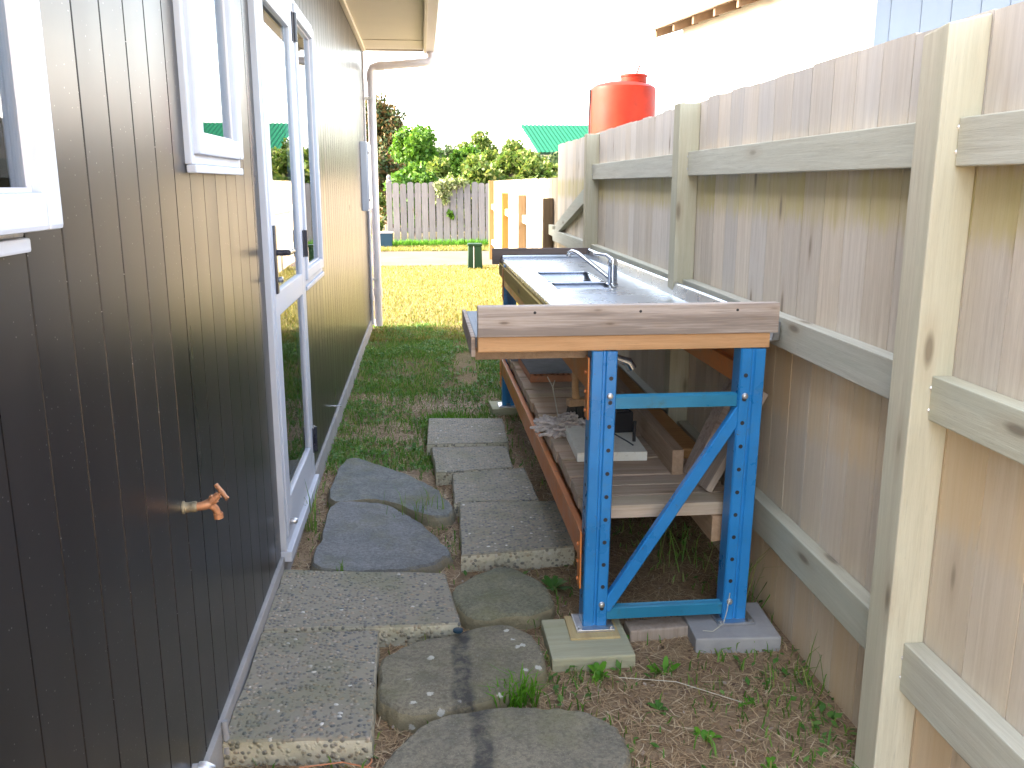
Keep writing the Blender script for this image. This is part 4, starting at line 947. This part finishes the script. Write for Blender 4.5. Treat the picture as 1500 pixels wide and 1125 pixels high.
blades('verge_grass', lawn(16000, -3.5, 3.0, 19.8, 21.45, 6), 'lawn_dry', 0.03, 0.09, 0.014, 0.9, 'sunlit strip of verge grass between driveway and picket fence', 'grass')
blades('fence_foot_grass', [(random.Random(k).uniform(-1.3, 2.6), 21.40 + random.Random(k + 9999).uniform(-.08, .08), 0) for k in range(2600)], 'bright_grass', 0.08, 0.24, 0.014, 0.6, 'longer green grass along the foot of the picket fence', 'grass')
# individual tufts and weeds one can point at
def tuft(name, loc, n, h0, h1, wd, spread, mat, label, lean=0.9):
    t_ = thing(name, label, 'grass', loc)
    o = blades('blades', [(nr.normal(0, spread), nr.normal(0, spread), 0.0) for _ in range(n)], mat, h0, h1, wd, lean, None, None)
    o.parent = t_; kind(o, 'stuff'); return t_
tuft('grass_tuft', (0.215, 2.265, 0.0), 80, 0.05, 0.13, 0.006, 0.026, 'bright_grass', 'bright green grass tuft between the two brown streaked stones')
tuft('grass_tuft', (0.155, 2.25, 0.0), 14, 0.05, 0.10, 0.009, 0.008, 'bright_grass', 'small broad bladed grass sprout beside the bright tuft')
tuft('grass_tuft', (0.05, 5.36, 0.0), 420, 0.03, 0.09, 0.0045, 0.075, 'bright_grass', 'dense bright grass clump behind the slab nearest the lawn')
tuft('grass_tuft', (-0.575, 3.62, 0.0), 26, 0.08, 0.26, 0.006, 0.02, 'grass_green', 'tall thin grass growing by the door threshold', 0.5)
tuft('grass_tuft', (-0.37, 3.10, 0.0), 9, 0.05, 0.12, 0.006, 0.008, 'grass_green', 'short sprig of grass between blue grey stone and wide slab', 0.5)
tuft('grass_tuft', (-0.10, 3.70, 0.02), 34, 0.05, 0.15, 0.004, 0.075, 'grass_green', 'sparse grass growing in the gap between the two slate stones', 0.6)
tuft('grass_tuft', (1.06, 2.80, 0.0), 20, 0.10, 0.32, 0.005, 0.035, 'grass_green', 'long wispy grass at the fence behind the rack leg', 1.2)
tuft('grass_tuft', (0.93, 3.15, 0.0), 16, 0.08, 0.24, 0.005, 0.05, 'grass_green', 'wispy grass growing under the shelf near the fence', 1.1)
tuft('grass_tuft', (1.07, 2.28, 0.0), 10, 0.06, 0.20, 0.004, 0.02, 'grass_green', 'few thin grass stalks at the fence foot past the grey footing block', 1.3)
def weed(loc, n, s0, s1, h, label, mat='weed_green'):
    V = []; Tm = []
    for k in range(n):
        a = nr.uniform(0, 6.28); L = nr.uniform(s0, s1) * 0.78; el_ = nr.uniform(0.25, 1.1); wd = L * 0.16
        d = np.array([math.cos(a) * math.cos(el_), math.sin(a) * math.cos(el_), math.sin(el_) * h]); q = np.array([-math.sin(a), math.cos(a), 0.0])
        b = len(V); base = np.array([nr.normal(0, .006), nr.normal(0, .006), -0.002])
        V += [base - q * wd * .25, base + q * wd * .25, base + d * L * .5 + q * wd, base + d * L * .5 - q * wd, base + d * L * .82 + q * wd * .7 - np.array([0, 0, .004]), base + d * L * .82 - q * wd * .7 - np.array([0, 0, .004]), base + d * L - np.array([0, 0, .012])]
        Tm += [(b, b + 1, b + 2), (b, b + 2, b + 3), (b + 3, b + 2, b + 4), (b + 3, b + 4, b + 5), (b + 5, b + 4, b + 6)]
    o = link('weed_plant', fastmesh('weed_plant', np.array(V), np.array(Tm), mat)); o.location = loc; return tag(o, label, 'weed')
weed((0.405, 3.00, 0.0), 16, 0.06, 0.12, 0.9, 'leafy green weed between the round stone and the mossy edged slab')
weed((0.475, 2.395, 0.0), 12, 0.04, 0.09, 0.8, 'small weed in front of the greenish timber block', 'bright_grass')
weed((0.655, 2.385, 0.0), 9, 0.05, 0.10, 1.3, 'upright leafy weed below the timber offcut', 'bright_grass')
weed((0.69, 2.06, 0.0), 16, 0.03, 0.07, 0.7, 'low rosette weed on the straw next to the large brown stone', 'bright_grass')
weed((0.60, 2.20, 0.0), 14, 0.03, 0.07, 0.7, 'spreading weed on the straw patch below the greenish timber block')
weed((0.86, 2.22, 0.0), 10, 0.025, 0.05, 0.8, 'tiny weed on bare straw in front of the grey footing block', 'bright_grass')
weed((0.82, 1.93, 0.0), 10, 0.03, 0.06, 0.8, 'small weed on the straw beside the big fence post', 'bright_grass')
weed((-0.02, 4.90, 0.0), 22, 0.04, 0.09, 0.9, 'dark green weed beside the slab at the lawn end')
weed((-0.14, 4.78, 0.0), 20, 0.04, 0.10, 0.9, 'spreading weed between the mossy grey stone and the slab row')
o = MB().tube([(0.52, 2.36, 0.012), (0.68, 2.31, 0.02), (0.84, 2.20, 0.014)], 0.0011, 5).build('straw_stalk', 'twine'); tag(o, 'single long pale straw stalk lying on the ground before the footing blocks', 'straw')
o = MB().tube([(-0.22, 1.97, 0.006), (-0.19, 2.02, 0.012), (-0.195, 2.10, 0.010)], 0.003, 5).tube([(-0.36, 1.96, 0.05), (-0.26, 2.0, 0.03), (-0.15, 1.98, 0.012)], 0.002, 5).build('dry_vine', 'terracotta'); tag(o, 'thin reddish dry vine beside the thick slab edge', 'vine')

# ------------------------------------------------------------------ across the yard: boxes, hedge, trees, houses, tank
gb = thing('service_pillar', 'short green utility pillar with pale seam on the lawn by the driveway', 'utility box', (0.667, 15.75, 0))
m = MB(); m.prism([(-0.13, -0.02), (0.13, -0.02), (0.115, 0.40), (-0.115, 0.40)], -0.11, 0.11, 'y', bev=0.008); m.build('body', 'box_green', gb)
box('lid', 'box_green', gb, -0.128, 0.128, -0.125, 0.125, 0.3995, 0.44, bev=0.012)
box('seam', 'pipe_paint', gb, -0.030, -0.018, -0.1145, -0.1095, 0.02, 0.395)
bn = thing('blue_box', 'dark blue grey plastic box with pale lid at the picket fence foot', 'box', (-1.17, 21.15, 0))
m = MB(); m.prism([(-0.13, -0.02), (0.13, -0.02), (0.15, 0.34), (-0.15, 0.34)], -0.12, 0.12, 'y', bev=0.01); m.build('body', 'bin_blue', bn)
box('lid', 'pipe_paint', bn, -0.158, 0.158, -0.13, 0.13, 0.3395, 0.372, bev=0.008)

def foliage(clusters, n, s0, s1, seed):
    r_ = np.random.default_rng(seed); V = []; 
    wts = np.array([c[3] * c[4] * c[5] for c in clusters]); wts = wts / wts.sum()
    idx = r_.choice(len(clusters), n, p=wts); cl = np.array([c for c in clusters])[idx]
    u = r_.normal(size=(n, 3)); u /= np.linalg.norm(u, axis=1)[:, None]; rad = r_.random(n) ** 0.38
    lump = 1 + 0.22 * np.sin(u[:, 0] * 7 + cl[:, 0] * 3) * np.sin(u[:, 2] * 6 + cl[:, 1]) 
    P = cl[:, :3] + u * (rad * lump)[:, None] * cl[:, 3:6]
    d = r_.normal(size=(n, 3)); d[:, 2] -= 0.3; d /= np.linalg.norm(d, axis=1)[:, None]
    e = r_.normal(size=(n, 3)); q = np.cross(d, e); q /= np.linalg.norm(q, axis=1)[:, None]
    s = r_.uniform(s0, s1, n)[:, None]
    W_ = np.zeros((n, 4, 3)); W_[:, 0] = P - d * s * .5; W_[:, 2] = P + d * s * .5; W_[:, 1] = P + q * s * .3; W_[:, 3] = P - q * s * .3
    b = np.arange(n)[:, None] * 4
    return W_.reshape(-1, 3), np.concatenate([b + [0, 1, 2], b + [0, 2, 3]], 1).reshape(-1, 3)
def tree(name, loc, height, rx, rz, ncl, nl, mat, label, cat='tree', seed=1, s=(0.09, 0.17), trunk_r=0.09, base=0.25, group=None):
    r_ = random.Random(seed); t_ = thing(name, label, cat, loc, 0, group)
    cl = []
    m = MB(); hz = height - rz
    m.tube([(0, 0, -0.1), (0.03, 0.02, hz * 0.5), (0.0, 0.05, hz), (0.04, 0, height - rz * 0.4)], [trunk_r, trunk_r * .8, trunk_r * .6, trunk_r * .25], 8)
    for k in range(ncl):
        a = r_.uniform(0, 6.28); ph = r_.uniform(-0.9, 1.0); q = r_.uniform(0.45, 0.85)
        c = (rx * q * math.cos(a) * math.sqrt(1 - min(.95, ph * ph)), rx * q * math.sin(a) * math.sqrt(1 - min(.95, ph * ph)), hz + rz * 0.78 * ph)
        cs = r_.uniform(0.22, 0.42); cl.append(c + (rx * cs, rx * cs, rz * cs * 0.9))
        if k % 2 == 0:
            st = (0.02, 0.02, max(hz * base, min(hz + rz * 0.3, c[2] * 0.7))); md = tuple((st[i] + c[i]) / 2 + r_.uniform(-.05, .05) for i in range(3))
            m.tube([st, md, c], [trunk_r * .45, trunk_r * .3, trunk_r * .12], 6)
    m.build('trunk', 'bark', t_, smooth=True)
    v, f = foliage(cl, nl, s[0], s[1], seed); link('crown', fastmesh('crown', v, f, mat), t_)
    return t_
tree('tree', (-1.95, 30.0, 0), 4.15, 1.15, 1.8, 34, 13000, 'leaf_russet', 'dark russet tree, tallest one, behind the end of the picket fence', seed=3)
tree('tree', (-0.60, 27.0, 0), 3.05, 1.0, 1.4, 34, 13000, 'leaf_bright', 'bright lime green tree behind the picket fence', seed=4)
tree('bush', (-1.35, 25.2, 0), 2.25, 0.75, 1.0, 18, 6000, 'leaf_russet', 'brownish bush in front of the russet tree', 'bush', seed=5)
tree('bush', (-0.55, 23.6, 0), 1.95, 0.8, 0.85, 26, 9000, 'leaf_bright', 'low bright green bush just over the picket fence', 'bush', seed=6)
tree('bush', (0.85, 23.2, 0), 2.15, 1.0, 1.0, 32, 13000, 'leaf_olive', 'pale leaved bush leaning over the picket fence', 'bush', seed=7)
tree('bush', (1.95, 23.6, 0), 2.25, 1.05, 1.05, 32, 13000, 'leaf_olive', 'olive green bush behind the low sunlit fence', 'bush', seed=8)
tree('bush', (3.1, 23.8, 0), 2.0, 1.0, 0.95, 30, 11000, 'leaf_olive', 'olive bush below the green roofed house', 'bush', seed=9)
tree('tree', (1.35, 29.0, 0), 3.0, 0.75, 1.0, 14, 3800, 'leaf_olive', 'small feathery tree poking above the pale leaved bush', seed=10)
tree('tree', (2.45, 29.5, 0), 2.85, 0.9, 0.9, 14, 4400, 'leaf_olive', 'rounded olive tree poking above the olive green bush', seed=11)
tree('bush', (-1.55, 22.4, 0), 1.55, 0.42, 0.7, 10, 2400, 'leaf_olive', 'narrow bush beside the ornate post of the picket fence', 'bush', seed=12, s=(0.06, 0.12), trunk_r=0.04)
tree('tree', (-3.6, 31.0, 0), 4.4, 1.5, 2.0, 24, 8000, 'leaf_dark', 'dark green tree hidden mostly by the house corner', seed=13)
tree('bush', (4.4, 24.2, 0), 2.1, 0.9, 0.95, 18, 6000, 'leaf_olive', 'olive bush at the far end behind the tall fence', 'bush', seed=14)
cv = thing('climbing_plant', 'pale variegated creeper spilling over the picket fence', 'plant', (0.22, 21.42, 1.2))
v, f = foliage([(0, 0, 0.22, .30, .10, .14), (-0.02, 0.0, 0.05, .20, .07, .14), (0.02, -0.01, -0.14, .10, .05, .10), (0.25, 0.05, 0.28, .30, .12, .12)], 900, 0.05, 0.11, 21); link('leaves', fastmesh('leaves', v, f, 'leaf_variegated'), cv)
MB().tube([(0, 0.05, 0.3), (-0.02, 0.0, 0.05), (0.03, -0.02, -0.2)], 0.008, 5).build('stem', 'bark', cv)
cv = thing('ivy_sprig', 'small green ivy sprig growing through the pickets', 'plant', (0.33, 21.46, 0.72))
v, f = foliage([(0, 0, 0.05, .09, .04, .10), (0.06, 0, -0.03, .07, .03, .05)], 90, 0.05, 0.10, 22); link('leaves', fastmesh('leaves', v, f, 'leaf_bright'), cv)
MB().tube([(0, 0.04, -0.1), (0, 0.0, 0.1)], 0.006, 5).build('stem', 'bark', cv)

tree('bush', (0.10, 24.6, 0), 2.05, 0.85, 0.95, 26, 9000, 'leaf_olive', 'olive bush between the lime green tree and the pale leaved bush', 'bush', seed=15)
tree('tree', (0.35, 33.0, 0), 2.75, 1.1, 1.1, 18, 5000, 'leaf_dark', 'distant dark tree glimpsed between the lime green tree and the bushes', seed=16)
tree('tree', (3.9, 31.0, 0), 2.55, 1.2, 1.0, 18, 5000, 'leaf_dark', 'distant dark tree in front of the green roofed house', seed=17)
tree('tree', (0.95, 26.6, 0), 2.55, 0.8, 0.95, 22, 6500, 'leaf_bright', 'leafy green tree rising behind the pale leaved bush', seed=31)
tree('bush', (2.75, 26.0, 0), 2.35, 0.9, 0.95, 22, 6500, 'leaf_olive', 'tall olive bush just left of the green roof gable', 'bush', seed=32)
tree('bush', (1.45, 25.0, 0), 2.40, 0.85, 0.95, 24, 8000, 'leaf_olive', 'middle olive bush between pale leaved and olive green bushes', 'bush', seed=33)
# green roofed house
gh = thing('green_roof_house', 'white house with a green corrugated roof beyond the hedge', 'house', (5.3, 45, 0))
m = MB(); m.prism([(-0.95, 0.0), (4.0, 0.0), (4.0, 3.0), (1.6, 4.15), (-0.95, 4.15)][:3] + [(4.0, 3.05), (-0.95, 3.05)], 0.0, 6.0, 'y'); m.build('wall', 'white_wall', gh)
m = MB(); n_ = 44
V0 = []
for k in range(n_ + 1):
    x_ = -0.25 + k * 4.6 / n_; dz = 0.035 if k % 2 else 0.0
    V0.append((m.bm.verts.new((x_, -0.35, 2.98 + dz)), m.bm.verts.new((x_ - 0.62, 2.3, 4.42 + dz)), m.bm.verts.new((x_, -0.35, 2.93 + dz)), m.bm.verts.new((x_ - 0.62, 2.3, 4.37 + dz))))
for a, b in zip(V0, V0[1:]): m.bm.faces.new((a[0], b[0], b[1], a[1])); m.bm.faces.new((a[2], a[3], b[3], b[2])); m.bm.faces.new((a[0], a[2], b[2], b[0]))
m.build('roof', 'green_roof', gh)
box('gutter', 'box_green', gh, -0.25, 4.4, -0.48, -0.36, 2.86, 2.98)
m = MB(); m.prism([(0.0, 3.05), (2.4, 4.40), (5.9, 3.05)], -0.95, -0.5, 'x'); m.build('gable', 'white_wall', gh)
box('window', 'window_glass', gh, 0.35, 1.25, -0.02, 0.004, 1.5, 2.55); box('window', 'window_glass', gh, 2.0, 2.9, -0.02, 0.004, 1.5, 2.55)

# neighbour's white house behind the fence
E0 = Vector((3.134, 13.319)); E1 = Vector((3.554, 11.101)); ed = (E1 - E0).normalized(); ang = math.atan2(ed.y, ed.x)   # along the eave, towards the camera
nh = thing('neighbour_house', 'white weatherboard house with open rafter eaves above the tall fence', 'house', (E0.x, E0.y, 0), ang)
# local: +x along the eave towards us, +y to the right of the passage (into the house)
W0, W1, D = 0.15, 4.42, 0.42
k = 0; z = 0.3
while z < 3.62:
    m = MB(); m.prism([(D - 0.022, z), (D - 0.006, z + 0.152), (D, z + 0.152), (D, z)], W0, W1, 'x'); m.build('weatherboard', 'white_wall', nh); z += 0.15
box('wall', 'white_wall', nh, W0 + 0.005, W1 - 0.02, D + 0.002, 7.0, 0.0, 3.7)
z = W1
for k in range(36):
    box('cladding_strip', 'white_wall_shaded', nh, W1 - 0.018, W1 + (0.008 if k % 2 else 0.0), D + 0.002 + k * 0.18, D + 0.18 + k * 0.18, 0.0, 4.2)
box('corner_board', 'white_wall', nh, W1 - 0.05, W1 + 0.022, D - 0.03, D + 0.0, 0.0, 3.6)
m = MB(); m.prism([(0.0, 3.60), (0.0, 3.66), (5.0, 5.2), (5.0, 5.14)], -0.15, 5.0, 'x'); m.build('roof', 'eave_timber', nh)
for k in range(9):
    x_ = 0.02 + k * 0.58; m = MB(); m.prism([(0.04, 3.50), (0.04, 3.605), (1.2, 3.96), (1.2, 3.86)], x_, x_ + 0.05, 'x'); m.build('rafter', 'eave_timber', nh)
box('vent_pipe', 'conduit_grey', nh, 0.3, 0.34, D - 0.06, D - 0.023, 2.0, 3.1)
m = MB(); m.tube([(0, 0, 0), (0.18, 0, 0.07)], 0.012, 6); 
# red tank on a stand
tk = thing('water_tank', 'round red plastic water tank with a raised lid behind the fence', 'tank', (2.92, 14.2, 0))
m = MB(); m.lathe([(0.46, 1.7), (0.50, 1.72), (0.505, 2.1), (0.515, 2.11), (0.515, 2.14), (0.505, 2.15), (0.505, 2.84), (0.49, 2.90), (0.42, 2.945), (0.24, 2.985)], (0, 0, 0), 40); m.build('body', 'tank_red', tk, smooth=True)
m = MB(); m.lathe([(0.19, 2.97), (0.20, 2.975), (0.20, 3.06), (0.21, 3.065), (0.21, 3.09), (0.19, 3.10), (0.05, 3.11)], (0.16, 0, 0), 28); m.build('lid', 'tank_red', tk, smooth=True)
MB().tube([(0.2, 0, 3.10), (0.25, 0, 3.24)], 0.012, 6).build('float_rod', 'tank_red', tk, smooth=True)
MB().tube([(-0.515, -0.02, 1.75), (-0.53, -0.02, 2.4), (-0.515, -0.02, 2.88)], 0.014, 8).build('hose', 'black_plastic', tk, smooth=True)
m = MB(); m.box(-0.55, 0.55, -0.55, 0.55, 1.62, 1.70)
for sx in (-1, 1):
    for sy in (-1, 1): m.box(sx * 0.5 - 0.05, sx * 0.5 + 0.05, sy * 0.5 - 0.05, sy * 0.5 + 0.05, -0.1, 1.62)
m.build('stand', 'eave_timber', tk)
